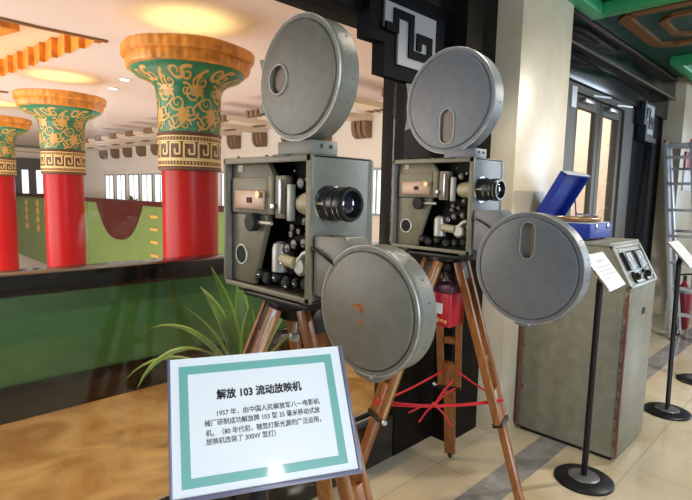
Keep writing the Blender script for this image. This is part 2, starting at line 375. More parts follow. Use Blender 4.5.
# ceiling of the hall with two stepped recesses
CZ = 3.40
def recess_outline(y0, n, xr=2.55):
    pts = [(-1.9, y0+0.1)]
    for x, dy in ((-1.2, .02), (-.4, -.03), (.4, .02), (1.2, -.01), (1.8, .03)): pts.append((x, y0+dy))
    pts.append((xr, y0)); x = xr-0.03; y = y0+0.18
    for k in range(n):
        pts.append((x, y)); x -= 0.075
        pts.append((x, y)); x += 0.028; y += 0.42
        pts.append((x, y-0.03))
    yb = y; pts.append((xr-0.6, yb)); pts.append((-1.9, yb)); return pts
outl = [recess_outline(6.88, 9), recess_outline(12.1, 9)]
mb = MB(); loops = [[(-8, GY+0.05), (7.9, GY+0.05), (7.9, 28.1), (-8, 28.1)]] + outl
es = []
for lp in loops:
    vs = [mb.v((x, y, CZ)) for x, y in lp]
    es += [mb.bm.edges.new((vs[i], vs[(i+1) % len(vs)])) for i in range(len(vs))]
bmesh.ops.triangle_fill(mb.bm, edges=es, use_beauty=True)
struct(obj('ceiling', mb, M['hall_ceiling'], angle=0), 'pinkish white hall ceiling with stepped recesses')
for o_ in outl:
    mb = MB(); n = len(o_)
    a = [mb.v((x, y, CZ-0.012)) for x, y in o_]; b = [mb.v((x, y, CZ+0.27)) for x, y in o_]
    for i in range(n): mb.face([a[i], a[(i+1) % n], b[(i+1) % n], b[i]])
    cx = sum(p[0] for p in o_)/n; cy = sum(p[1] for p in o_)/n
    oo = struct(obj('trim_1', mb, M['orange'], angle=0), 'orange stepped edge of a ceiling recess')
    mb = MB(); mb.face([mb.v((x, y, CZ+0.265)) for x, y in o_]); obj('recess_panel', mb, M['peach'], oo, angle=0)
    mb = MB()                                              # thin brown bead around the mouth of the recess
    mb.tube([(x, y, CZ-0.012) for x, y in o_[:7]], 0.022, 6); obj('bead', mb, M['brown_trim'], oo)
    mb = MB(); y0 = o_[6][1]                               # inner drop inside the recess
    mb.prism([(-1.5, y0+.75, CZ+.14), (1.0, y0+.74, CZ+.14), (1.0, y0+.80, CZ+.14), (1.5, y0+.84, CZ+.14), (1.5, y0+.92, CZ+.14), (1.82, y0+1.0, CZ+.14), (1.4, y0+2.6, CZ+.14), (-1.5, y0+2.6, CZ+.14)], (0, 0, .13))
    obj('inner_drop', mb, M['orange'], oo, angle=0)
for (y, e) in ((8.6, 45), (13.8, 45)): lamp('recess_cove_light', (0.2, y, CZ-0.35), 22, (1.0, 0.78, 0.5), 0.3)

# parapet between corridor and atrium
struct(obj('wall_front', B((-6, 3.86, -0.2), (6.0, 4.02, 0.84), 0.0), M['green'], angle=0), 'polished green marble parapet behind the glass')
struct(obj('trim_2', B((-6, 3.80, 0.835), (6.0, 4.08, 0.985), 0.02), M['black_lacquer']), 'black handrail capping the green parapet')
struct(obj('baseboard_front', B((-6, 3.82, 0), (6.0, 3.86, 0.24), 0.008), M['black']), 'black marble skirting of the green parapet')

# far balustrade of the gallery
bal = struct(obj('wall_gallery', B((5.9, 8.0, -1.6), (6.0, 28, 1.10)), M['light_green'], angle=0), 'light green gallery balustrade across the hall')
obj('cap_rail', B((5.85, 7.98, 1.09), (6.05, 28, 1.21), 0.01), M['maroon'], bal)
mb = MB(); pts = []
yc, hw = 15.45, 1.75
for k in range(25):
    t = -1+2*k/24; pts.append((5.86, yc+hw*t, 1.16-1.12*(1-abs(t)**2.6)))
mb.prism(pts, (0.06, 0, 0)); obj('swag', mb, M['maroon'], bal)
mb = MB()
for yy in (18.05,): mb.box((5.87, yy, -1.6), (5.95, yy+.25, 1.2))
obj('pilaster', mb, M['light_green'], bal)
for cy_, zs in ((13.05, (0.83, 0.5, 0.16, -0.2)),):
    for z_ in zs:
        obj('gold_stud', B((5.875, cy_-.22, z_-.05), (5.91, cy_+.22, z_+.03), 0.01), M['gold'], bal)
for z_ in (0.85, 0.52, 0.18, -0.18):
    for y_ in (24.0, 25.7):
        obj('gold_stud', MB().lathe([(.16, 0), (.12, .04)], (5.9, y_, z_), (-1, 0, 0), 12), M['gold'], bal)
# back wall dark curtain with bright slit
dk = struct(obj('window_9', B((3.9, 27.86, 0.9), (7.6, 27.98, 2.85)), M['dark_grey'], angle=0), 'dark window at the back of the hall')
for x in (6.25, 6.85, 7.3): obj('pane', B((x, 27.83, 1.2), (x+.26, 27.87, 2.3)), M['day'], dk, 0)
struct(obj('trim_8', B((3.0, 27.3, 3.12), (7.7, 27.99, 3.28)), M['cream'], angle=0), 'pale beam at the back of the hall')

# windows in the far wall
def far_window(n, y0, y1, z0, z1, bars):
    mb = MB(); x = 7.8; t = .05
    mb.box((x-.04, y0-t, z0-t), (x+.02, y1+t, z0)).box((x-.04, y0-t, z1), (x+.02, y1+t, z1+t)).box((x-.04, y0-t, z0), (x+.02, y0, z1)).box((x-.04, y1, z0), (x+.02, y1+t, z1))
    for k in range(1, bars): yy = y0+(y1-y0)*k/bars; mb.box((x-.03, yy-.02, z0), (x+.02, yy+.02, z1))
    w = struct(obj('window_%d' % n, mb, M['window_frame'], angle=0), 'narrow bright window in the far white wall')
    obj('pane', B((x-.012, y0, z0), (x+.02, y1, z1)), M['day'], w, 0)
far_window(2, 6.78, 7.12, 1.16, 2.03, 2)
for i, y in enumerate((16.3, 17.35, 18.45, 19.65, 20.8)): far_window(3+i, y, y+.80, 1.12, 2.03, 2)
far_window(8, 12.2, 12.8, 1.12, 2.03, 2)

# cloud-ended beams over the gallery
mbeam = thing('ceiling_beam', 'pale beam with brown scrolled ends on the far wall, third from the black pillar', 'beam', (7.3, 7.34, 2.66), 'scroll-ended beams along the gallery')
y = 7.34
obj('slab', B((5.9, y-.22, 3.02), (7.8, y+.22, 3.12)), M['cream'], mbeam, 0)
for x0 in (5.9, 6.85):
    mb = MB()
    for k in (-1, 0, 1): mb.box((x0-.08, y+k*.15-.04, 2.99), (x0+.06, y+k*.15+.04, 3.125), .015)
    obj('scroll_end', mb, M['corbel'], mbeam)
mb = MB()
for k in (-1, 0, 1):
    pr = []
    for (dx, z) in ((.02, 3.02), (.22, 3.02), (.22, 2.86), (.18, 2.74), (.10, 2.68), (.02, 2.68)): pr.append((7.8-dx+.02, y+k*.15-.055, z))
    mb.prism(pr, (0, .11, 0), .012)
obj('corbel', mb, M['corbel'], mbeam)
ORD = ['first', 'second', 'third', 'fourth', 'fifth', 'sixth', 'seventh', 'eighth', 'ninth', 'tenth', 'eleventh', 'twelfth', 'thirteenth', 'fourteenth', 'fifteenth']
for k in range(-2, 13):
    if k: dup(mbeam, mbeam.location + Vector((0, 1.185*k, 0)), 'pale beam with brown scrolled ends on the far wall, %s from the black pillar' % ORD[k+2])

# downlights in the hall ceiling
dl = None
for i, (x, y) in enumerate(((3.61, 9.02), (3.78, 10.0))):
    t = thing('ceiling_downlight', ('small round downlight in the hall ceiling, nearer of the pair beside the red column', 'small round downlight in the hall ceiling, farther of the pair beside the red column')[i], 'downlight', (x, y, CZ-.01), 'hall ceiling downlights')
    obj('ring', MB().torus((x, y, CZ-.008), (0, 0, 1), .085, .012, 20, 6), M['cream'], t)
    obj('diffuser', MB().lathe([(.08, 0), (.08, .01)], (x, y, CZ-.012), (0, 0, 1), 20), M['lit'], t)

# ------------------------------------------------------------------ red columns with painted capitals
def ribbon(mb, pts, w, surf, taper=False):
    """flat strip following pts=(theta,z) on a lathe surface; surf(theta,z)->Vector (slightly proud)"""
    n = len(pts); L = []; Rr = []
    for i, (t, z) in enumerate(pts):
        t0, z0 = pts[max(i-1, 0)]; t1, z1 = pts[min(i+1, n-1)]
        r = 0.36; dx, dz = (t1-t0)*r, z1-z0; l = math.hypot(dx, dz) or 1; nx, nz = -dz/l, dx/l
        ww = w*(1-0.65*i/(n-1)) if taper else w
        L.append((t+nx*ww/2/r, z+nz*ww/2)); Rr.append((t-nx*ww/2/r, z-nz*ww/2))
    a = [mb.v(surf(*p)) for p in L]; b = [mb.v(surf(*p)) for p in Rr]
    for i in range(n-1): mb.face([a[i], a[i+1], b[i+1], b[i]])
def interp(tab, z):
    for (r0, z0), (r1, z1) in zip(tab, tab[1:]):
        if z0 <= z <= z1: return r0+(r1-r0)*(z-z0)/(z1-z0)
    return tab[0][0] if z < tab[0][1] else tab[-1][0]
CAP = [(.335, 2.15), (.337, 2.36), (.340, 2.52), (.345, 2.61), (.365, 2.67), (.41, 2.715), (.48, 2.75), (.55, 2.78), (.60, 2.82), (.615, 2.87)]
def make_column(loc, label):
    X, Y = loc
    c = thing('red_column', label, 'column', (X, Y, -3.6), 'red columns with painted capitals')
    obj('shaft', MB().lathe([(.307, -3.6), (.307, 1.80)], (X, Y, 0), seg=48), M['red'], c)
    band = obj('key_band', MB().lathe([(.32, 1.76), (.345, 1.775), (.345, 1.80), (.338, 1.81), (.338, 2.13), (.345, 2.14), (.352, 2.165), (.33, 2.18)], (X, Y, 0), seg=48), M['key_brown'], c)
    srf = lambda t, z, e=.004: Vector((X+(.338+e)*math.cos(t), Y+(.338+e)*math.sin(t), z))
    mb = MB(); N = 14; dt = 2*PI/N                          # fret running round the band
    zb, zt = 1.885, 2.055; h = zt-zb
    key = [(0, 0), (0, 1), (.72, 1), (.72, .3), (.36, .3), (.36, .62)]
    key2 = [(0, 0), (.95, 0)]
    def dense(pts):
        out = []
        for (a0, b0), (a1, b1) in zip(pts, pts[1:]):
            out.append([(a0+(a1-a0)*q/3, b0+(b1-b0)*q/3) for q in range(4)])
        return out
    for k in range(N):
        for kk in (key, key2):
            for seg_ in dense(kk):
                ribbon(mb, [((k+u)*dt, zb+v*h) for u, v in seg_], .021, srf)
    obj('key_fret', mb, M['pale_gold'], band, 0)
    mb = MB()
    for z in (1.815, 1.868, 2.075, 2.125):
        ribbon(mb, [(2*PI*k/60, z) for k in range(61)], .014, srf)
    obj('gold_line', mb, M['pale_gold'], band, 0)
    mb = MB()
    for z in (1.842, 2.10):
        for k in range(60):
            t = 2*PI*k/60; ribbon(mb, [(t, z), (t+.045, z)], .026, srf)
    obj('bead_row', mb, M['gold'], band, 0)
    body = obj('capital', MB().lathe(CAP, (X, Y, 0), seg=56), M['cap_green'], c)
    sc = lambda t, z: Vector((X+(interp(CAP, z)+.006)*math.cos(t), Y+(interp(CAP, z)+.006)*math.sin(t), z))
    mb = MB(); rnd = random.Random(3)
    def spiral(t0, z0, r, turns, dirn, a0, w):
        pts = []
        for k in range(26):
            q = k/25; a = a0+dirn*turns*2*PI*q; rr = r*(1-.82*q)
            pts.append((t0+rr*math.cos(a)/.38, z0+rr*math.sin(a)))
        ribbon(mb, pts, w, sc, True)
    for k in range(7):
        t = 2*PI*k/7
        ribbon(mb, [(t+.16*math.sin(q*.55), 2.18+.025*q) for q in range(25)], .020, sc)
        for (dt_, z_, r_, tr_, dn_, a_, w_) in ((.20, 2.28, .085, 1.6, 1, PI, .024), (-.24, 2.37, .090, 1.6, -1, 0, .024), (.27, 2.47, .090, 1.5, 1, PI, .024), (-.16, 2.58, .085, 1.4, -1, -1, .026),
                (.42, 2.36, .06, 1.4, -1, 1, .020), (.10, 2.68, .06, 1.3, 1, 2, .028), (.55, 2.60, .07, 1.3, -1, 2, .026), (.52, 2.24, .06, 1.4, 1, 0, .020), (-.30, 2.74, .06, 1.2, 1, 1, .03), (.36, 2.76, .06, 1.2, -1, 0, .03)):
            spiral(t+dt_, z_, r_, tr_, dn_, a_, w_)
    obj('scrollwork', mb, M['gold'], body, 0)
    mb = MB()
    for k in range(7):                                      # lotus flowers
        t = 2*PI*(k+.5)/7
        for (zc, R) in ((2.34, .088), (2.60, .080)):
            tt = t if zc < 2.5 else t+.42
            ring = []
            for q in range(33):
                a = 2*PI*q/32; rr = R*(.68+.32*abs(math.cos(a*4)))
                ring.append(mb.v(sc(tt+rr*math.cos(a)/.38, zc+rr*math.sin(a))))
            cen = mb.v(sc(tt, zc))
            for q in range(32): mb.face([cen, ring[q], ring[q+1]])
    obj('lotus_flower', mb, M['gold'], body, 0)
    def lobes(t): return 1 + .016*math.copysign(abs(math.sin(6*t))**.4, math.sin(6*t)) + .006*math.cos(48*t)
    top = MB()
    top.lathe([(.60, 2.84), (.645, 2.85), (.66, 2.90), (.655, 2.95), (.675, 2.955), (.70, 2.975), (.705, 3.055), (.675, 3.075), (.40, 3.08)], (X, Y, 0), seg=192, rmod=lobes)
    obj('capital_crown', top, M['orange'], c, 25)
    return c
col = make_column((2.87, 5.40), 'largest and nearest red column with green and gold capital, left of the front projector')
dup(col, (2.81, 9.72, -3.6), 'middle red column with green and gold capital, second from the front projector')
dup(col, (2.70, 14.05, -3.6), 'farthest red column, cut by the left edge of the photo')
for (x, y) in ((2.87, 5.4), (2.81, 9.72), (2.70, 14.05)):
    cv = area('capital_cove_light', (x, y, 3.22), (x, y, 4), 0.95, 4, (1.0, 0.97, 0.38)); cv.data.shape = 'DISK'

# ------------------------------------------------------------------ glass partition, black plinth and pillar
struct(obj('baseboard_left', B((-4, GY, 0), (2.26, GY+0.14, 0.265), 0.006), M['black']), 'low black marble plinth under the glass partition')
win = struct(obj('window_1', MB().box((-4, GY+.03, .265), (2.26, GY+.045, .285)).box((-4, GY+.095, .265), (2.26, GY+.11, .285)), M['steel'], angle=0), 'glass partition on the black plinth')
obj('pane', B((-4, GY+.062, .268), (2.26, GY+.074, 2.44)), M['glass'], win, 0)
pil = struct(obj('wall_middle', MB().box((2.27, GY, 0), (2.66, GY+.10, 3.4)).box((2.65, 1.70, 0), (3.0, GY+.5, 3.4)), M['pillar'], angle=0), 'black marble pillar behind the second projector')
struct(obj('trim_3', B((-4, GY-.04, 2.44), (2.66, GY+.18, 2.62), .004), M['matt_black']), 'black header beam over the glass')
struct(obj('wall_upper', B((-4, GY-.03, 2.62), (2.66, GY+.17, 3.4)), M['black_lacquer'], angle=0), 'dark wall above the header beam')

BR_OUT = [(0, 1), (0, .42), (.19, .42), (.19, .03), (1.12, 0), (1.12, 1)]
BR_PAN = [(.23, .95), (.23, .62), (.41, .62), (.41, .20), (.95, .20), (.95, .95)]
BR_KEY = [(.23, .635), (.365, .635), (.365, .835), (.575, .835), (.575, .375), (.85, .375), (.85, .62), (.69, .62), (.69, .45)]
def fret_bracket(loc, size, name, label, panel, dark):
    """stepped bracket under a beam: dark backing and border, pale panel, dark key fret; loc = lower left corner of its bounding box on the wall face"""
    X, Y, Z = loc; Wb, Hb = size; P_ = lambda u, v, dy=0: (X+u*Wb, Y+dy, Z+v*Hb)
    b = thing(name, label, 'bracket', (X+.55*Wb, Y, Z))
    obj('backing', MB().prism([P_(u, v, -.05) for u, v in BR_OUT], (0, .05, 0)), M[dark], b, 0)
    def line(mb, pts, w, y0, y1):
        for (u0, v0), (u1, v1) in zip(pts, pts[1:]):
            a = Vector((X+u0*Wb, 0, Z+v0*Hb)); c = Vector((X+u1*Wb, 0, Z+v1*Hb)); d = (c-a).normalized()*w/2
            a = a if (u0, v0) == pts[0] else a+d; c = c if (u1, v1) == pts[-1] else c+d
            ex = w/2 if abs(d.z) > 1e-6 else 0; ez = w/2 if abs(d.x) > 1e-6 else 0
            mb.box((min(a.x, c.x)-ex, Y+y0, min(a.z, c.z)-ez), (max(a.x, c.x)+ex, Y+y1, max(a.z, c.z)+ez))
    mb = MB(); line(mb, [(.04, 1), (.04, .46), (.23, .46), (.23, .05), (1.08, .05)], .05, -.085, -.049)
    obj('border', mb, M[dark], b, 0)
    obj('panel', MB().prism([P_(u, v, -.062) for u, v in BR_PAN], (0, .014, 0)), M[panel], b, 0)
    mb = MB(); line(mb, BR_KEY, .042*Wb/.6, -.072, -.060)
    obj('key_fret', mb, M[dark], b, 0)
    return b
fret_bracket((1.87, GY, 2.155), (.60, .39), 'fretwork_bracket', 'black stepped bracket with grey panel and black key fret above the projectors', 'grey_panel', 'matt_black')

# ------------------------------------------------------------------ marble pilasters, door bay, lobby ceiling
struct(obj('wall_right', B((2.985, 1.53, 0), (3.715, 2.3, 3.4), .004), M['marble']), 'cream marble pilaster behind the control cabinet')
struct(obj('wall_far_right', B((7.0, 1.53, 0), (8.2, 1.84, 3.4), .004), M['marble']), 'cream marble pilaster behind the ladder')
LY = 1.74
struct(obj('trim_4', MB().box((3.7, LY-.10, 2.72), (7.0, LY+.1, 3.0), .006).box((3.7, LY-.04, 2.50), (7.0, LY+.1, 2.72), .006), M['black_lacquer']), 'dark lintel over the doors')
obj('moulding', MB().box((3.8, LY-.115, 2.715), (7.0, LY-.10, 2.73)).box((3.8, LY-.115, 2.93), (7.0, LY-.10, 2.945)), M['dark_trim'], bpy.data.objects['trim_4'], 0)
struct(obj('wall_bay', B((5.92, LY, 0), (7.0, LY+.08, 2.50)), M['matt_black'], angle=0), 'black wall panel right of the doors')
dr = struct(obj('door_1', MB().box((3.7, LY, 0), (4.40, LY+.12, 2.50)).box((5.62, LY, 0), (5.92, LY+.12, 2.50)).box((4.40, LY, 2.44), (5.62, LY+.12, 2.50)), M['door_grey'], angle=0), 'grey framed double glass door')
def leaf(x0, x1, hx):
    mb = MB(); s_ = .085
    mb.box((x0, LY+.02, .01), (x0+s_, LY+.07, 2.43), .004).box((x1-s_, LY+.02, .01), (x1, LY+.07, 2.43), .004).box((x0+s_, LY+.02, 2.33), (x1-s_, LY+.07, 2.43)).box((x0+s_, LY+.02, .01), (x1-s_, LY+.07, .22))
    lf = obj('door_leaf', mb, M['door_grey'], dr)
    obj('pane', B((x0+s_, LY+.04, .22), (x1-s_, LY+.05, 2.33)), M['glass_door'], lf, 0)
    hd = MB(); hd.tube([(hx, LY+.02, .95), (hx, LY-.05, .97), (hx, LY-.05, 1.33), (hx, LY+.02, 1.35)], .012); obj('pull_handle', hd, M['steel'], lf)
    cl = MB(); cl.box((x0+.12, LY-.03, 2.37), (x0+.32, LY+.02, 2.41), .008); a = obj('door_closer', cl, M['steel'], lf)
    obj('closer_arm', MB().bar((x0+.22, LY-.05, 2.43), (x0+.52, LY-.09, 2.45), .014, .010, (0, 0, 1)), M['steel'], a)
leaf(4.41, 5.005, 4.96); leaf(5.015, 5.61, 5.06)
tag(recenter(obj('door_plate', B((4.28, LY-.012, 2.30), (4.38, LY, 2.47), .003), M['white_panel'])), 'small pale blue plate at the top left of the door frame', 'plate')
fret_bracket((5.98, LY, 2.18), (.42, .40), 'fretwork_bracket', 'blue and white key fret bracket on the black wall right of the doors', 'white_panel', 'navy')
LZ = 2.98
cl = struct(obj('ceiling', B((-4, -4.5, LZ), (10.5, LY-.10, LZ+.15)), M['teal'], angle=0), 'dark teal painted lobby ceiling')
def cbeam(a, b, m='bright_green', name='ceiling_moulding'):
    o = obj(name, B(a, b, .012), M[m], cl); return o
# coffer frames: bright green mouldings and gold painted outlines
cbeam((3.0, 1.45, LZ-.09), (4.12, 1.555, LZ)); cbeam((4.02, -4.0, LZ-.09), (4.12, 1.45, LZ))
cbeam((5.95, -4.0, LZ-.09), (6.06, 1.47, LZ)); cbeam((6.06, 1.37, LZ-.09), (10.0, 1.47, LZ))
def gold_poly(pts, w=.07):
    mb = MB()
    for a, b in zip(pts, pts[1:]): mb.bar((a[0], a[1], LZ-.015), (b[0], b[1], LZ-.015), w, .03, (b[1]-a[1], a[0]-b[0], 0))
    obj('gold_outline', mb, M['old_gold'], cl, 0)
gold_poly([(4.38, -3.0), (4.38, 1.36), (4.46, 1.44), (5.36, 1.44), (5.46, 1.34), (5.46, -3.0)], .09)
gold_poly([(4.62, -3.0), (4.62, 1.15), (4.72, 1.24), (5.12, 1.24), (5.22, 1.14), (5.22, -3.0)], .05)
gold_poly([(3.0, 1.28), (3.84, 1.28), (3.84, -3.0)], .12)

# ------------------------------------------------------------------ film projectors
def circ(cy, cz, r, x, n=64):
    return [(x, cy+r*math.cos(2*PI*k/n), cz+r*math.sin(2*PI*k/n)) for k in range(n)]
def slot_pts(cy, cz, w, h, x, n=64):
    """stadium outline, points matched by angle to a circle"""
    out = []
    for k in range(n):
        a = 2*PI*k/n; c, s_ = math.cos(a), math.sin(a); r = w/2; hh = h/2-r
        # ray/stadium hit
        t = 1e9
        if abs(c) > 1e-6:
            q = r/abs(c)
            if abs(q*s_) <= hh: t = q
        if t > 1e8:
            sg = 1 if s_ > 0 else -1
            t = hh*abs(s_)+math.sqrt(max(r*r-(hh*c)**2, 0))
        out.append((x, cy+t*c, cz+t*s_))
    return out
def magazine(P, base, cy, cz, r, paint, hole, th=.075, x0=.004, depth=.018, bead=True):
    """round film magazine; axis along local x, visible lid towards -x. hole = ('slot',cy,cz,w,h,mat) | ('round',cy,cz,r,mat) | None"""
    X, Y, Z = base; sh = lambda pts: [(X+x, Y+y, Z+z) for x, y, z in pts]
    mb = MB(); C_ = lambda rr, x: sh(circ(cy, cz, rr, x0+x))
    rg = [C_(r*.97, th), C_(r, th-.004), C_(r, .022), C_(r*1.012, .020), C_(r*1.012, .006), C_(r*.995, 0), C_(r*.935, 0), C_(r*.93, .004), C_(r*.915, .004), C_(r*.905, -.005), C_(r*.89, -.006)]
    mp = None
    if hole:
        if hole[0] == 'slot': h1 = lambda k, x: sh(slot_pts(hole[1], hole[2], hole[3]+k, hole[4]+k, x0+x))
        else: h1 = lambda k, x: sh(circ(hole[1], hole[2], hole[3]+k/2, x0+x))
        rg += [h1(.012, -.006), h1(.010, -.009), h1(0, -.009), h1(0, depth)]
        mb.rings(rg, True, False)
    else: mb.rings(rg, True, True)
    for k in range(18):                                     # rivets pressed into the rim band
        a = 2*PI*k/18+.1; mb.sphere((X+x0+.05, Y+cy+r*math.cos(a), Z+cz+r*math.sin(a)), .003, (1, 1, 1), 6, 4)
    o = obj('magazine', mb, M[paint], P, 28)
    obj('rim_bead', MB().torus((X+x0+.002, Y+cy, Z+cz), (1, 0, 0), r*1.004, .0026, 72, 6), M['worn_rim'], o)
    if hole:
        mb = MB(); vs = [mb.v(p) for p in h1(.002, depth-.001)]; mb.face(vs); w = obj('film_window', mb, M[hole[-1]], o, 0)
        mb = MB(); mb.rings([h1(.004, -.0095), h1(.004, -.0105), h1(-.001, -.0105), h1(-.001, -.0095)], False, False); obj('window_rim', mb, M['silver'], o)
    return o

def make_projector(base, s, label, paint, up, low):
    X, Y, Z = base; Wd, H, D = .455*s, .430*s, .25
    P = thing('film_projector', label, 'film projector', (X+D/2, Y+Wd/2, Z), 'portable film projectors on tripods')
    def bx(a, b, bev=0.0, mb=None): return (mb or MB()).box((X+a[0], Y+a[1]*s, Z+a[2]*s), (X+b[0], Y+b[1]*s, Z+b[2]*s), bev)
    pt = lambda x, y, z: (X+x, Y+y*s, Z+z*s)
    w = .455; h = .430; t = .010
    # case: back, top, bottom, front and rear walls, bevelled front right corner
    case = MB()
    bx((.10, t, t), (D, w-t, h-t), .0, case)                 # rear half of the box (lamp house side)
    bx((0, 0, 0), (D, t, h), .003, case); bx((0, w-t, 0), (D, w, h), .003, case)
    bx((0, 0, h-t), (D, w, h), .003, case); bx((0, 0, 0), (D, w, t), .003, case)
    cs = obj('case', case, M[paint], P)
    obj('edge_lip', bx((-.004, -.002, 0), (.006, .020, h), .002, bx((-.004, 0, h-.020), (.006, w, h), .002, bx((-.004, 0, 0), (.006, w, .016), .002, bx((-.004, w-.012, 0), (.006, w, h), .002)))), M['olive_panel'], cs)
    obj('interior', bx((.092, t, t), (.10, w-t, h-t)), M['interior'], P, 0)
    # round-cornered front cover strip along the far vertical edge
    mb = MB(); bx((D-.018, -.004, 0), (D+.012, .05, h), .012, mb); obj('cover_edge', mb, M[paint], cs)
    # left hand olive panel with its slanted cut
    pan = [pt(.022, y, z) for y, z in ((.440, .412), (.237, .412), (.200, .365), (.232, .250), (.235, .238), (.312, .014), (.440, .014))]
    pn = obj('mechanism_panel', MB().prism(pan, (.02, 0, 0), .002), M['olive_panel'], P)
    obj('upper_door', bx((.012, .225, .250), (.022, .425, .366), .003), M['olive_panel'], pn)
    obj('sticker', bx((.020, .375, .385), (.0225, .402, .408)), M['ivory'], pn, 0)
    pl_ = obj('counter_plate', bx((.005, .235, .262), (.013, .402, .326), .005), M['copper'], pn)
    obj('counter_window', bx((.002, .300, .284), (.0055, .326, .302)), M['maroon'], pl_, 0)
    obj('brass_knob', MB().cyl(pt(.006, .252, .310), pt(-.006, .247, .312), .009*s).cyl(pt(-.006, .247, .312), pt(-.012, .247, .312), .0115*s), M['brass'], pl_)
    obj('drive_knob', MB().lathe([(.010, 0), (.012, .018), (.028*s, .020), (.030*s, .028), (.030*s, .045), (.026*s, .048)], pt(.040, .296, .222), (-1, 0, 0), 24), M['dull_black'], pn)
    obj('knob_shaft', MB().cyl(pt(.012, .27, .222), pt(.012, .20, .222), .006), M['silver'], pn)
    ph = obj('porthole', MB().lathe([(.030*s, 0), (.030*s, .004)], pt(.0225, .380, .108), (-1, 0, 0), 28), M['interior'], pn)
    obj('porthole_ring', MB().torus(pt(.020, .380, .108), (1, 0, 0), .032*s, .0035, 28, 6), M['silver'], ph)
    # dividing seam
    obj('seam', bx((.0195, .236, .2445), (.0225, .44, .2475)), M['interior'], pn, 0)
    # film gate
    g = obj('film_gate', bx((.010, .196, .250), (.05, .222, .372), .003, bx((.016, .140, .240), (.05, .190, .372), .003)), M['olive_panel'], P)
    obj('gate_latch', bx((.004, .185, .268), (.02, .200, .285), .002, bx((.006, .150, .255), (.018, .160, .36), .002)), M['steel'], g)
    obj('gate_rail', bx((.008, .105, .235), (.03, .122, .345), .003), M['silver'], g)
    # lens holder, barrel inside
    obj('lens_holder', MB().lathe([(.036*s, 0), (.040*s, .004), (.036*s, .05), (.030*s, .075)], pt(.05, .02, .288), (0, 1, 0), 28), M['ivory'], P)
    # sprockets and rollers
    for (y, z, r) in ((.137, .149, .014), (.106, .164, .015), (.061, .171, .014), (.078, .348, .016), (.057, .236, .012), (.030, .122, .013), (.115, .215, .011), (.085, .205, .010), (.12, .195, .011), (.05, .36, .008)):
        ro = obj('roller', MB().lathe([(r*s*.6, 0), (r*s*.6, .035), (r*s, .038), (r*s, .046), (r*s*.5, .048)], pt(.07, y, z), (-1, 0, 0), 18), M['black_plastic'], P)
        obj('hub', MB().torus(pt(.0245, y, z), (1, 0, 0), r*s*.62, .0022, 16, 5).sphere(pt(.023, y, z), .003, u=8, v=5), M['chrome'], ro)
    # exciter lamp cylinder and sound drum
    obj('exciter_lamp', MB().lathe([(.028*s, 0), (.028*s, .01), (.028*s, .072*s), (.023*s, .088*s), (.010*s, .095*s)], pt(.045, .195, .070), (0, 0, 1), 24), M['silver'], P)
    obj('sound_drum', MB().cyl(pt(.035, .172, .112), pt(.028, .10, .106), .018*s), M['ivory'], P)
    obj('flywheel', MB().lathe([(.030*s, 0), (.030*s, .022), (.022*s, .028)], pt(.05, .080, .100), (-1, 0, 0), 24), M['silver'], P)
    obj('drum_arm', MB().tube([pt(.03, .085, .115), pt(.026, .062, .138), pt(.03, .04, .148)], .009), M['silver'], P)
    for (y, z, r) in ((.285, .05, .018), (.25, .04, .020), (.20, .05, .018), (.15, .04, .020), (.10, .045, .018), (.055, .05, .020)):
        obj('oil_cup', MB().lathe([(r*s, 0), (r*s, .04), (r*s*.7, .048)], pt(.07, y, z), (-1, 0, 0), 14), M['dull_black'], P)
    for (y, z) in ((.285, .05), (.20, .05), (.10, .045), (.165, .10), (.02, .02), (.14, .03), (.07, .075), (.03, .22), (.1, .385)): obj('screw_head', MB().sphere(pt(.020, y, z), .0036, u=8, v=6), M['chrome'], P)
    # lens on the front wall
    LC = pt(.070, 0, .291)
    ln = obj('lens', MB().lathe([(.052*s, -.002), (.052*s, .03), (.048*s, .034), (.048*s, .055), (.0455*s, .056), (.0455*s, .062), (.049*s, .064), (.049*s, .088), (.046*s, .094), (.038*s, .094), (.036*s, .074)], LC, (0, -1, 0), 40, True, False), M['black_plastic'], P)
    obj('lens_ring', MB().torus(LC, (0, 1, 0), .054*s, .004, 40, 6).torus((LC[0], LC[1]-.059, LC[2]), (0, 1, 0), .0475*s, .0016, 40, 5).torus((LC[0], LC[1]-.080, LC[2]), (0, 1, 0), .0495*s, .0014, 40, 5).torus((LC[0], LC[1]-.035, LC[2]), (0, 1, 0), .050*s, .0012, 40, 5), M['chrome'], ln)
    obj('front_element', MB().lathe([(.037*s, 0), (.030*s, .008), (.018*s, .013), (.002, .0145)], (LC[0], LC[1]-.072, LC[2]), (0, -1, 0), 32), M['lens_glass'], ln)
    obj('index_mark', MB().box((LC[0]-.0535*s, LC[1]-.028, LC[2]-.002), (LC[0]-.050*s, LC[1]-.006, LC[2]+.003)), M['pale_gold'], ln, 0)
    # mounting block and hinge under the upper magazine
    ub = obj('mounting_block', bx((.002, .0, h), (.10, .160, h+.040), .003), M[paint], P)
    for (x, z) in ((.035, h+.024), (.072, h+.024)): obj('mounting_screw', MB().sphere(pt(x, -.001, z), .006, (1, .5, 1), 10, 6), M['black_plastic'], ub)
    obj('hinge', bx((-.006, .095, h-.004), (.004, .175, h+.003), .002), M['black_plastic'], ub)
    uy, uz, ur, uh, tabw = up
    mg = magazine(P, base, uy*s, uz*s, ur, paint, uh, .078, depth=.004)
    # flange tab at the rear of the upper magazine (concave outline)
    tz = uz*s; ty = uy*s; q = []
    for k in range(9):
        a = -1+2*k/8; q.append((X+.012, Y+ty+ur+.020-.016*(1-a*a), Z+tz+.085*a*ur/.176))
    q += [(X+.012, Y+ty+ur*.80, Z+tz+.075*ur/.176), (X+.012, Y+ty+ur*.80, Z+tz-.075*ur/.176)]
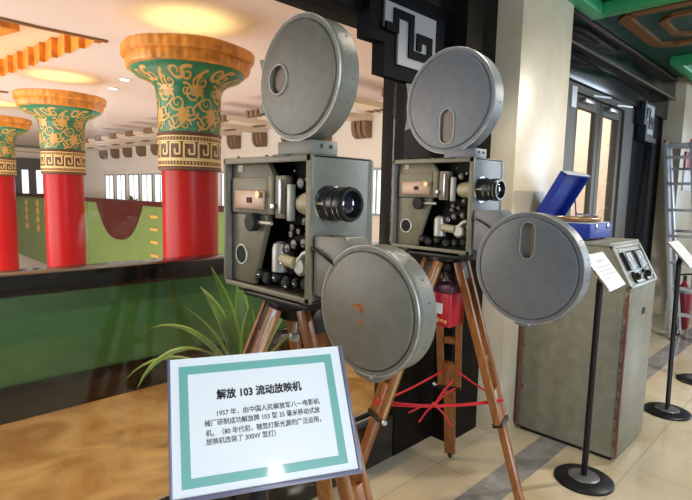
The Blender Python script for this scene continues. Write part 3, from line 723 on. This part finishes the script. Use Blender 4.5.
    obj('flange', MB().prism(q, (.03, 0, 0)), M[paint], mg)
    # take-up arm and lower magazine in front of the box
    ly, lz, lr, lh = low
    am = [pt(.006, -.006, .200), pt(.006, -.13, .205), pt(.006, ly+.03, lz+lr/s*.6), pt(.006, ly+.1, lz), pt(.006, -.006, .03)]
    obj('take_up_arm', MB().prism(am, (.085, 0, 0), .004), M[paint], P)
    lg = magazine(P, base, ly*s, lz*s, lr, paint, lh, .078)
    c_ = (X+.008, Y+ly*s-.012, Z+lz*s-lr)
    fl_ = MB().prism([(c_[0], c_[1]+.075, c_[2]+.016), (c_[0], c_[1]+.045, c_[2]-.012), (c_[0], c_[1]-.005, c_[2]-.020), (c_[0], c_[1]-.03, c_[2]-.014), (c_[0], c_[1]-.075, c_[2]+.022)], (.05, 0, 0), .003)
    ob = obj('outlet_flange', fl_, M[paint], lg)
    for (dy, dz) in ((-.012, -.004), (-.026, .006)): obj('outlet_screw', MB().sphere((c_[0]-.002, c_[1]+dy, c_[2]+dz), .005, (.5, 1, 1), 8, 6), M['steel'], ob)
    obj('cable', MB().tube([pt(.02, .03, .168), pt(.0, .0, .166), pt(-.004, -.03, .160), pt(-.003, -.06, .148), pt(.004, -.085, .132), pt(.01, -.095, .120)], .0042), M['black_plastic'], P)
    for y in (.24, .40): obj('top_button', MB().cyl(pt(.02, y, h), pt(.02, y, h+.006), .005, seg=10), M['black_plastic'], cs)
    for y in (.03, .36): obj('foot_rail', bx((.02, y, -.018), (.23, y+.04, 0), .003), M['iron'], P)
    return P, lg

P1B = (.95, 1.093, 1.237); P2B = (1.95, 1.185, 1.302)
p1, lg1 = make_projector(P1B, 1.0, 'front grey-green film projector with plain round magazines behind the large white sign', 'projector_paint',
    (.074, .645, .174, ('round', .152, .650, .041, 'slot'), 1), (-.217, .021, .169, None))
p2, lg2 = make_projector(P2B, .985, 'rear blue-grey film projector with slotted magazines in front of the marble pilaster', 'projector_blue',
    (.152, .684, .228, ('slot', .146, .562, .072, .150, 'slot'), 1), (-.264, -.028, .224, ('slot', -.262, .086, .060, .145, 'grey_pale')))
# rust marks on the front projector's lower magazine
def blob(cy, cz, pts):
    mb = MB(); x = P1B[0]+.004-.0068
    mb.prism([(x, P1B[1]+cy+a, P1B[2]+cz+b) for a, b in pts], (.0015, 0, 0)); return mb
obj('rust_mark', blob(-.190, .030, [(.034, .008), (.012, .004), (-.012, .008), (-.024, -.002), (-.020, -.014), (-.010, -.018), (-.004, -.008), (.014, .0)]), M['rust'], lg1, 0)
obj('rust_mark', blob(-.203, -.012, [(.004, .009), (-.004, .010), (-.007, -.004), (-.002, -.012), (.005, -.004)]), M['rust'], lg1, 0)

# ------------------------------------------------------------------ wooden tripods
def make_tripod(c, ztop, feet, label):
    X, Y = c
    T = thing('wooden_tripod', label, 'tripod', (X, Y, 0), 'wooden tripods')
    hub = MB().lathe([(.085, ztop-.016), (.085, ztop-.035), (.055, ztop-.05), (.05, ztop-.08), (.03, ztop-.09)], (X, Y, 0), seg=28)
    hub.box((X-.09, Y-.17, ztop-.018), (X+.09, Y+.17, ztop), .004)
    hb = obj('head', hub, M['iron'], T)
    obj('pan_screw', MB().cyl((X, Y, ztop-.085), (X, Y, ztop-.14), .010).lathe([(.018, 0), (.020, .01), (.016, .025)], (X, Y, ztop-.16), (0, 0, 1), 16), M['steel'], hb)
    for (dx, dy) in feet:
        d = Vector((dx, dy, 0)).normalized(); side = Vector((-d.y, d.x, 0))
        top = Vector((X, Y, ztop-.035)) + d*.075; foot = Vector((X+dx, Y+dy, 0)); ax = (foot-top)
        leg = MB()
        mid = top+ax*.60
        for sg in (-1, 1):                                  # two upper slats
            leg.bar(top+side*sg*.054, mid+side*sg*.046, .032, .036, side, .003)
        leg.bar(top+ax*.48, top+ax*.965, .062, .030, side, .003)   # sliding lower slat
        leg.bar(top+ax*.02+side*-.05, top+ax*.02+side*.05, .03, .02, ax, .002)
        leg.bar(top+ax*.37-side*.042, top+ax*.37+side*.042, .035, .02, ax, .002)
        lg = obj('leg', leg, M['wood'], T)
        obj('slat_edge', MB().bar(top+ax*.02+side*.0715, mid+side*.0635, .003, .012, side), M['wood_pale'], lg, 0)
        obj('clamp', MB().bar(mid-side*.062, mid+side*.062, .022, .048, ax, .002), M['iron'], lg)
        obj('hinge_plate', MB().bar(top+ax*.035-side*.032, top+ax*.035+side*.032, .09, .03, ax, .003), M['iron'], lg)
        sp = foot+(-ax).normalized()*.045
        obj('foot_spike', MB().cyl(foot+(-ax).normalized()*.055, foot+(-ax).normalized()*.02, .017, .014, 14).cyl(foot+(-ax).normalized()*.02, foot+Vector((0, 0, .001)), .012, .004, 12), M['iron'], lg)
        tn = mid+d*.03
        obj('thumb_screw', MB().cyl(mid, mid+side*.085, .006, seg=10).lathe([(.013, 0), (.015, .006), (.011, .014)], mid+side*.078, side, 12), M['steel'], lg)
    return T
FEET = ((.10, -.43), (-.50, .23), (.39, .20))
t1 = make_tripod((1.075, 1.315), P1B[2]-.018, FEET, 'wooden tripod holding the front projector, half hidden by the large white sign')
t2 = make_tripod((2.095, 1.40), P2B[2]-.018, ((.115, -.44), (-.475, .22), (.41, .186)), 'wooden tripod holding the rear projector, tied with red ribbon')

# red ribbon tied between the legs of the rear tripod
def legpt(c, ztop, dxy, z):
    X, Y = c; d = Vector((dxy[0], dxy[1], 0)).normalized(); top = Vector((X, Y, ztop-.035))+d*.075; foot = Vector((X+dxy[0], Y+dxy[1], 0))
    k = (top.z-z)/top.z; return top+(foot-top)*k
zt2 = P2B[2]-.018; c2 = (2.095, 1.40)
A = legpt(c2, zt2, (-.475, .22), .56); Bp = legpt(c2, zt2, (.41, .186), .62); Cp = legpt(c2, zt2, (.115, -.44), .60)
out = lambda p, k=.035: p+(p-Vector((c2[0], c2[1], p.z))).normalized()*k
A, Bp, Cp = out(A), out(Bp), out(Cp)
mb = MB()
def rib(a, b, sag=.0, w=.012):
    pts = [a+(b-a)*q/10+Vector((0, 0, -sag*4*(q/10)*(1-q/10))) for q in range(11)]
    mb.tube(pts, .0052, 6)
rib(A, Bp, .015); rib(Bp, Cp, .01); rib(Cp, A, .02); rib(A+Vector((0, 0, .02)), Cp+Vector((0, 0, .012)), .03)
kn = A+(Cp-A)*.47+Vector((0, 0, -.01))
rb = thing('red_ribbon', 'red ribbon strung round the legs of the rear tripod and knotted in the middle', 'ribbon', kn)
obj('strand', mb, M['ribbon'], rb)
mb = MB(); mb.sphere(kn, .016, (1, 1, .8), 12, 8); obj('knot', mb, M['ribbon'], rb)
mb = MB(); ddir = RR
for (a, l) in ((1.0, .16), (.75, .13), (-2.2, .12), (-.95, .15), (3.5, .13)):
    e = kn + ddir*math.cos(a)*l + ZV*math.sin(a)*l*.9; m_ = (kn+e)/2+Vector((0, 0, .012))
    mb.tube([kn, m_, e], .0045, 6)
obj('ribbon_end', mb, M['ribbon'], rb)

# red leather case hung below the rear projector
bag = thing('red_case', 'red leather case with a white label hanging under the rear projector', 'case', (2.07, 1.405, .935))
obj('body', MB().box((2.005, 1.305, .935), (2.135, 1.505, 1.125), .016, seg=3), M['bag_red'], bag)
obj('lid', MB().box((1.998, 1.298, 1.095), (2.142, 1.512, 1.145), .016, seg=3), M['bag_top'], bag)
obj('paper_label', B((2.0025, 1.350, 1.000), (2.0055, 1.440, 1.050)), M['paper'], bag, 0)
mb = MB()
for k in range(5): mb.box((2.003, 1.325+k*.020, .958+.004*(k % 2)), (2.0055, 1.338+k*.020, .972+.003*(k % 3)))
obj('gold_lettering', mb, M['gold'], bag, 0)
obj('strap', MB().tube([(2.06, 1.32, 1.12), (2.07, 1.36, 1.16), (2.09, 1.395, 1.20)], .006), M['bag_top'], bag)
obj('strap', MB().tube([(2.06, 1.49, 1.12), (2.07, 1.44, 1.16), (2.09, 1.405, 1.20)], .006), M['bag_top'], bag)

# ------------------------------------------------------------------ control cabinet with blue record player
CX0, CX1, CYF, CYB = 3.17, 3.70, .88, 1.515
CZ0, CZ1, CYS = 1.05, 1.285, 1.005              # slant of the gauge panel
cab = thing('control_cabinet', 'worn sage green metal cabinet with slanted gauge panel behind the sign stand', 'cabinet', (CX0, CYF, 0))
prof = [(CX0, CYF, .03), (CX0, CYF, CZ0), (CX0, CYS, CZ1), (CX0, CYB, CZ1), (CX0, CYB, .03)]
obj('body', MB().prism(prof, (CX1-CX0, 0, 0), .006), M['cab'], cab)
obj('plinth', B((CX0+.03, CYF+.03, 0), (CX1-.03, CYB-.03, .035)), M['iron'], cab, 0)
obj('top_panel', B((CX0-.008, CYS-.005, CZ1), (CX1+.008, CYB, 1.303), .004), M['cab_plain'], cab)
# slanted console
sa = Vector((CX0, CYF, CZ0)); sb = Vector((CX0, CYS, CZ1)); su = (sb-sa).normalized(); sl = (sb-sa).length
sx = Vector((1, 0, 0)); sn = sx.cross(su); sn = sn if sn.y < 0 else -sn
RM = Matrix(((sx.x, su.x, sn.x, sa.x), (sx.y, su.y, sn.y, sa.y), (sx.z, su.z, sn.z, sa.z), (0, 0, 0, 1)))
def onslope(a, b, bev=0): mb = MB(); mb.T = RM; mb.box(a, b, bev); return mb
wd = CX1-CX0
con = obj('console_panel', onslope((.04, .02, 0), (wd-.04, sl-.02, .008), .002), M['console'], cab)
fr = onslope((0, 0, 0), (.035, sl, .014), .003); fr.box((wd-.035, 0, 0), (wd, sl, .014), .003); fr.box((0, 0, 0), (wd, .018, .014), .003); fr.box((0, sl-.02, 0), (wd, sl, .014), .003)
obj('console_frame', fr, M['cab_plain'], cab)
obj('name_strip', onslope((.08, sl-.048, .008), (wd-.10, sl-.028, .011)), M['grey_pale'], con, 0)
for gx in (.075, .275):
    g = obj('gauge', onslope((gx, .100, .008), (gx+.165, .215, .032), .006), M['black_plastic'], con)
    obj('dial', onslope((gx+.03, .155, .031), (gx+.115, .205, .034)), M['gauge'], g, 0)
    obj('dial_cover', onslope((gx+.03, .108, .031), (gx+.115, .150, .034)), M['gauge_dark'], g, 0)
    nd = MB(); nd.T = RM; nd.bar((gx+.08, .158, .035), (gx+.06, .198, .035), .003, .002, (1, 0, 0)); obj('needle', nd, M['print'], g, 0)
for kx in (.14, .345):
    kb = MB(); kb.T = RM; kb.lathe([(.036, .008), (.034, .022), (.022, .024), (.020, .045), (.014, .048)], (kx, .056, 0), (0, 0, 1), 24)
    kb.bar((kx-.024, .056, .045), (kx+.024, .056, .045), .012, .018, (0, 1, 0), .002)
    obj('knob', kb, M['black_plastic'], con)
tk = MB(); tk.T = RM; tk.cyl((.245, .056, .008), (.245, .066, .036), .006, seg=10); obj('toggle_switch', tk, M['chrome'], con)
bd = MB().box((CX0+.285, CYF-.006, .865), (CX0+.335, CYF, .905), .002); obj('key_plate', bd, M['black_plastic'], cab)
obj('corner_strip', B((CX0-.004, CYF-.004, .04), (CX0+.022, CYF+.022, 1.03), .003), M['cab'], cab)
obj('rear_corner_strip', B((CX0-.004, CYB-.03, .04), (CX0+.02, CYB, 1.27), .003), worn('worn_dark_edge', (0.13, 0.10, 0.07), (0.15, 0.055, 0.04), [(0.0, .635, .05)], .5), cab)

rp = thing('record_player', 'cobalt blue portable record player with raised lid on the cabinet', 'record player', (3.39, 1.28, 1.303))
RX0, RX1, RY0, RY1, RZ = 3.20, 3.58, 1.13, 1.445, 1.303
obj('base_case', MB().box((RX0, RY0, RZ+.012), (RX1, RY1, RZ+.105), .008), M['blue'], rp)
for x in (RX0+.04, RX1-.04):
    for y in (RY0+.04, RY1-.04): obj('rubber_foot', MB().cyl((x, y, RZ), (x, y, RZ+.014), .014, seg=12), M['black_plastic'], rp)
obj('deck', B((RX0+.012, RY0+.012, RZ+.104), (RX1-.012, RY1-.012, RZ+.109)), M['lid_edge'], rp, 0)
tt = obj('turntable', MB().lathe([(.135, 0), (.140, .004), (.140, .018), (.132, .022), (.01, .022)], (3.39, 1.285, RZ+.112), (0, 0, 1), 40), M['old_gold'], rp)
obj('platter_rim', MB().torus((3.39, 1.285, RZ+.132), (0, 0, 1), .134, .006, 40, 6), M['brass'], tt)
obj('tone_arm', MB().tube([(3.56, 1.36, RZ+.112), (3.56, 1.36, RZ+.15), (3.555, 1.27, RZ+.15), (3.50, 1.20, RZ+.142)], .007), M['chrome'], rp)
for x in (RX0+.08, RX1-.10): obj('clasp', B((x, RY0-.006, RZ+.07), (x+.035, RY0+.002, RZ+.10), .002), M['chrome'], rp)
# lid hinged at the back, leaning forward over the deck
hy, hz = RY1+.005, RZ+.108; ang = math.radians(61)
lx = Vector((1, 0, 0)); lu = Vector((0, -math.cos(ang), math.sin(ang))); lnv = lx.cross(lu)
LM = Matrix(((1, lu.x, lnv.x, RX0), (0, lu.y, lnv.y, hy), (0, lu.z, lnv.z, hz), (0, 0, 0, 1)))
ld = MB(); ld.T = LM; wl = RX1-RX0; ll = .335
s_in = 1 if lnv.y < 0 else -1                                # side facing the deck / viewer
ld.box((0, 0, -s_in*.050), (wl, ll, -s_in*.042), .002)
ld.box((0, 0, -s_in*.045), (.010, ll, 0), .002); ld.box((wl-.010, 0, -s_in*.045), (wl, ll, 0), .002); ld.box((0, 0, -s_in*.045), (wl, .010, 0), .002); ld.box((0, ll-.010, -s_in*.045), (wl, ll, 0), .002)
lid = obj('lid', ld, M['blue'], rp)
le = MB(); le.T = LM; le.box((0, ll, -s_in*.050), (wl, ll+.004, .0), .001); obj('lid_edge', le, M['lid_edge'], lid)
st = MB().bar((RX1-.02, hy-.10, RZ+.11), LM @ Vector((wl-.015, .16, 0)), .008, .004, (0, 0, 1)); obj('lid_stay', st, M['chrome'], lid)
for x in (RX0+.07, RX1-.07): obj('hinge', MB().cyl((x-.02, hy, hz), (x+.02, hy, hz), .006, seg=10), M['chrome'], rp)

# ------------------------------------------------------------------ sign stands
def sign_stand(base, scn, yaw, tilt, label, twin=False, baser=.155, big=False):
    bx_, by_ = base; S_ = Vector(scn)
    T = thing('sign_stand', label, 'sign stand', (bx_, by_, 0), 'black floor sign stands')
    obj('base_plate', MB().lathe([(baser, 0), (baser, .010), (baser*.93, .018), (baser*.5, .026), (.03, .030)], (bx_, by_, 0), (0, 0, 1), 44), M['black_metal'], T)
    obj('base_cap', MB().lathe([(baser*.52, .0262), (baser*.48, .031), (.028, .034)], (bx_, by_, 0), (0, 0, 1), 36), M['cap_grey'], T)
    d = Vector((math.cos(yaw), math.sin(yaw), 0)); e = Vector((-math.sin(yaw)*math.cos(tilt), math.cos(yaw)*math.cos(tilt), math.sin(tilt))); n = d.cross(e)
    ptop = S_ - n*.03
    if twin:
        for sg in (-1, 1): obj('pole', MB().cyl((bx_+sg*.028*d.x, by_+sg*.028*d.y, .028), (ptop.x+sg*.028*d.x, ptop.y+sg*.028*d.y, ptop.z-.03), .011, seg=14), M['black_metal'], T)
    else:
        obj('pole', MB().cyl((bx_, by_, .028), (ptop.x, ptop.y, ptop.z-.03), .0165, seg=18), M['black_metal'], T)
    obj('bracket', MB().bar((ptop.x, ptop.y, ptop.z-.07), tuple(S_-n*.012), .05, .03, d, .004), M['black_metal'], T)
    Mx = Matrix(((d.x, e.x, n.x, S_.x), (d.y, e.y, n.y, S_.y), (d.z, e.z, n.z, S_.z), (0, 0, 0, 1)))
    return T, Mx
def small_sign(T, Mx, w=.30, h=.212):
    mb = MB(); mb.T = Mx; mb.box((-w/2, -h/2, -.012), (w/2, h/2, -.001), .003); fr = obj('sign_frame', mb, M['steel'], T)
    mb = MB(); mb.T = Mx; mb.box((-w/2+.006, -h/2+.006, -.002), (w/2-.006, h/2-.006, .0005)); cdd = obj('sign_card', mb, M['card'], fr, 0)
    mb = MB(); mb.T = Mx
    mb.box((-.05, .050, .0005), (.05, .062, .001))
    for k in range(4): mb.box((-.11, .020-.022*k, .0005), (.11 if k < 3 else -.01, .0255-.022*k, .001))
    obj('printed_lines', mb, M['print_grey'], cdd, 0)
tA, MA = sign_stand((2.857, .943), (2.80, .895, 1.195), math.radians(3), math.radians(52), 'black sign stand with round base in front of the sage cabinet')
small_sign(tA, MA)
tB, MB_ = sign_stand((4.27, .866), (4.16, .835, 1.20), math.radians(2), math.radians(49), 'black sign stand on two thin rods before the ladder', True)
small_sign(tB, MB_)
obj('cable_clip', MB().box((4.235, .845, .60), (4.30, .87, .66), .003), M['black_plastic'], tB)
tC, MC = sign_stand((5.22, .86), (5.25, .87, 1.20), math.radians(2), math.radians(49), 'black sign stand at the right edge, behind the two-rod stand')
small_sign(tC, MC)

# large exhibition sign in the foreground
SGC = (.461, .642, 1.196)
tS, MS = sign_stand((.50, .72), SGC, math.radians(-25.3), math.radians(55.6), 'large white sign with teal border and Chinese text in the foreground')
x0, x1, y0, y1 = -.1415, .1535, -.0975, .111
mb = MB(); mb.T = MS
mb.box((x0, y0, -.012), (x1, y1, -.002), .002)
mb.box((x0, y0, -.012), (x0+.0045, y1, .003), .001).box((x1-.0065, y0, -.012), (x1, y1, .003), .001).box((x0, y0-.004, -.012), (x1, y0+.003, .003), .001)
frm = obj('sign_frame', mb, M['frame_violet'], tS)
mb = MB(); mb.T = MS; mb.box((x0+.0045, y0+.003, -.002), (x1-.0065, y1-.0005, .0)); card = obj('sign_card', mb, M['card'], frm, 0)
mb = MB(); mb.T = MS; u0, u1, v0, v1, bw = -.1245, .1310, -.0835, .0975, .0135; zt = .0005
mb.box((u0, v0, 0), (u1, v0+bw, zt)).box((u0, v1-bw, 0), (u1, v1, zt)).box((u0, v0+bw, 0), (u0+bw, v1-bw, zt)).box((u1-bw, v0+bw, 0), (u1, v1-bw, zt))
obj('teal_border', mb, M['teal_border'], card, 0)
def text(name, body, size, loc, width, bold, parent, align='LEFT'):
    cu = bpy.data.curves.new(name, 'FONT'); cu.body = body; cu.size = size; cu.resolution_u = 2; cu.align_x = align
    to = bpy.data.objects.new(name+'_tmp', cu); COL.objects.link(to)
    dg = bpy.context.evaluated_depsgraph_get(); me = bpy.data.meshes.new_from_object(to.evaluated_get(dg)); bpy.data.objects.remove(to)
    xs = [v.co.x for v in me.vertices]; k = width/(max(xs)-min(xs)); mn = min(xs)
    for v in me.vertices: v.co = (v.co.x-mn)*k, v.co.y, 0
    bmt = bmesh.new(); bmt.from_mesh(me); geo = list(bmt.verts)+list(bmt.edges)+list(bmt.faces)
    for (ddx, ddy) in ((bold, 0), (0, bold), (bold, bold)):
        g2 = bmesh.ops.duplicate(bmt, geom=geo)['geom']; bmesh.ops.translate(bmt, verts=[g for g in g2 if isinstance(g, bmesh.types.BMVert)], vec=(ddx, ddy, 0))
    bmt.to_mesh(me); bmt.free()
    me.transform(MS @ Matrix.Translation((loc[0], loc[1], .0008)))
    base = Vector((0, 0, 0)); p = parent
    while p: base += p.location; p = p.parent
    me.transform(Matrix.Translation(-base)); me.materials.clear(); me.materials.append(M['print'])
    o = bpy.data.objects.new(name, me); COL.objects.link(o); o.parent = parent; return o
text('heading', '解放 103 流动放映机', .0168, (-.068, .041), .138, .0009, card)
for i, (ln_, lx_, ly_, wd_) in enumerate((('1957 年，由中国人民解放军八一电影机', -.069, .0150, .167), ('械厂研制成功解放牌 103 型 35 毫米移动式放', -.0885, .0012, .1855),
        ('机。（80 年代初，随氙灯新光源的广泛运用，', -.0875, -.0135, .184), ('放映机改装了 300W 氙灯）', -.0875, -.0262, .107))):
    text('text_line', ln_, .0106, (lx_, ly_), wd_, .0001, card)

# ------------------------------------------------------------------ step ladder and red things at the right edge
LX, LT = 6.62, 2.20
ld_ = thing('step_ladder', 'aluminium step ladder with red caps in front of the far marble pilaster', 'ladder', (6.74, 1.36, 0))
def rail(x0, x1, y0, y1, zt_, name='rail'):
    o = obj(name, MB().bar((x1, y1, .02), (x0, y0, zt_), .085, .045, (1, 0, 0), .006), M['alu'], ld_)
    obj('foot', MB().box((x1-.04, y1-.02, 0), (x1+.04, y1+.02, .05), .006), M['black_plastic'], o)
    obj('cap', MB().box((x0-.036, y0-.018, zt_-.01), (x0+.036, y0+.018, zt_+.025), .006), M['ladder_red'], o)
LEAN = .24
lo_ = lambda z: -LEAN*(1-z/LT)
rail(6.62, 6.60, 1.600, 1.600-LEAN, LT); rail(6.62, 6.60, 1.345, 1.345-LEAN, LT)
rail(6.76, 6.90, 1.600, 1.600-LEAN, LT-.02); rail(6.76, 6.90, 1.345, 1.345-LEAN, LT-.02)
for k in range(7):
    z = .28+.29*k; obj('step', MB().box((6.565, 1.35+lo_(z), z), (6.655, 1.60+lo_(z), z+.03), .004), M['alu'], ld_)
for z in (.5, 1.2, 1.9):
    x = 6.90-.14*z/2.2; obj('brace', MB().box((x-.012, 1.35+lo_(z), z), (x+.012, 1.60+lo_(z), z+.03), .003), M['alu'], ld_)
obj('top_cap', MB().box((6.59, 1.33, LT-.06), (6.79, 1.61, LT-.01), .006), M['alu'], ld_)
fe = thing('fire_extinguisher', 'dark red cylinder with narrow neck behind the ladder steps', 'fire extinguisher', (7.30, 1.425, 0))
obj('body', MB().lathe([(.075, 0), (.085, .01), (.085, .42), (.07, .50), (.035, .55), (.022, .57), (.022, .60)], (7.30, 1.425, 0), seg=28), M['dark_red'], fe)
obj('valve', MB().cyl((7.30, 1.425, .60), (7.30, 1.425, .65), .02).bar((7.30, 1.49, .655), (7.30, 1.35, .68), .02, .02, (1, 0, 0)), M['black_plastic'], fe)
ws = thing('wall_sign', 'small red and white sign on the far pilaster beside the ladder', 'sign', (7.40, 1.525, 1.70))
obj('red_field', B((7.18, 1.51, 1.93), (7.70, 1.53, 2.14), .004), M['dark_red'], ws)
obj('white_field', B((7.18, 1.51, 1.68), (7.70, 1.53, 1.93), .004), M['paper'], ws)

# ------------------------------------------------------------------ potted plant behind the glass
pp = thing('potted_plant', 'strap-leaved potted plant with yellow-green edges behind the glass', 'plant', (1.76, 2.62, 0))
PX, PY = 1.76, 2.62
obj('pot', MB().lathe([(.12, 0), (.13, .01), (.17, .26), (.185, .28), (.185, .31), (.165, .31), (.16, .27)], (PX, PY, 0), seg=32, cap1=False), M['pot'], pp)
obj('soil', MB().lathe([(.160, .25), (.162, .272)], (PX, PY, 0), seg=24), M['soil'], pp)
rl = random.Random(11)
def strap(mb, me_, az, length, lift, droop, wdt):
    d = Vector((math.cos(az), math.sin(az), 0)); side = Vector((-d.y, d.x, 0)); n = 14; rows = []
    p = Vector((PX, PY, .27)) + d*.03; ang_ = lift
    for k in range(n+1):
        q = k/n; w_ = wdt*(.45+1.2*q if q < .4 else .93)*(1 if q < .6 else max(.02, 1-((q-.6)/.4)**1.7))
        up_ = (ZV*math.cos(ang_)-d*math.sin(ang_))
        rows.append((p+side*w_+up_*w_*.35, p+side*w_*.72+up_*w_*.16, p, p-side*w_*.72+up_*w_*.16, p-side*w_+up_*w_*.35))
        p = p+(d*math.cos(ang_)+ZV*math.sin(ang_))*length/n; ang_ -= droop/n*(0.3+1.4*q)
    return rows
inner, edge = MB(), MB()
specs = [(2.5, .86, 1.47, .35, .042), (3.3, .90, 1.42, .40, .045), (1.2, .78, 1.45, .5, .042), (-.6, .82, 1.40, .45, .042), (-1.5, .74, 1.36, .6, .040), (2.9, .72, 1.28, .7, .038),
         (2.2, .86, 1.12, 1.9, .030), (-2.2, .76, 1.10, 1.7, .034), (-2.75, .82, .98, 2.1, .030), (2.75, .80, .92, 2.0, .028), (.3, .70, 1.15, 1.1, .036), (-1.0, .80, 1.2, 1.3, .036), (.8, .70, 1.0, 1.7, .030), (-3.0, .95, 1.15, 2.5, .030), (1.8, .78, 1.3, .8, .04), (4.2, .72, 1.35, .5, .04)]
for a_, l_, li, dr_, w_ in specs:
    rows = strap(inner, None, a_, l_, li, dr_, w_*1.3)
    for (mb_, idx) in ((edge, (0, 1)), (inner, (1, 2, 3)), (edge, (3, 4))):
        g_ = [[mb_.v(r[i]) for i in idx] for r in rows]
        for r0, r1 in zip(g_, g_[1:]):
            for j in range(len(idx)-1): mb_.face([r0[j], r0[j+1], r1[j+1], r1[j]])
fo = obj('foliage', inner, M['leaf'], pp, 60); obj('leaf_margin', edge, M['leaf_edge'], fo, 60)
# plant on the gallery windowsill
gp = thing('small_plant', 'small green plant before the far gallery windows above the swag', 'plant', (6.6, 16.15, 0))
mb = MB(); rl = random.Random(5)
for k in range(26):
    a_ = rl.uniform(0, 6.28); e_ = rl.uniform(.3, 1.3); l_ = rl.uniform(.15, .4); b_ = Vector((6.6, 16.15, 1.05))
    t_ = b_+Vector((math.cos(a_)*math.cos(e_), math.sin(a_)*math.cos(e_), math.sin(e_)))*l_; sd = Vector((-math.sin(a_), math.cos(a_), 0))*.045
    m_ = (b_+t_)/2; mb.face([mb.v(b_), mb.v(m_+sd), mb.v(t_), mb.v(m_-sd)])
obj('foliage', mb, M['leaf'], gp, 0)
obj('pot', MB().lathe([(.12, 0), (.16, .95), (.17, 1.08), (.14, 1.08)], (6.6, 16.15, 0), seg=20), M['pot'], gp)
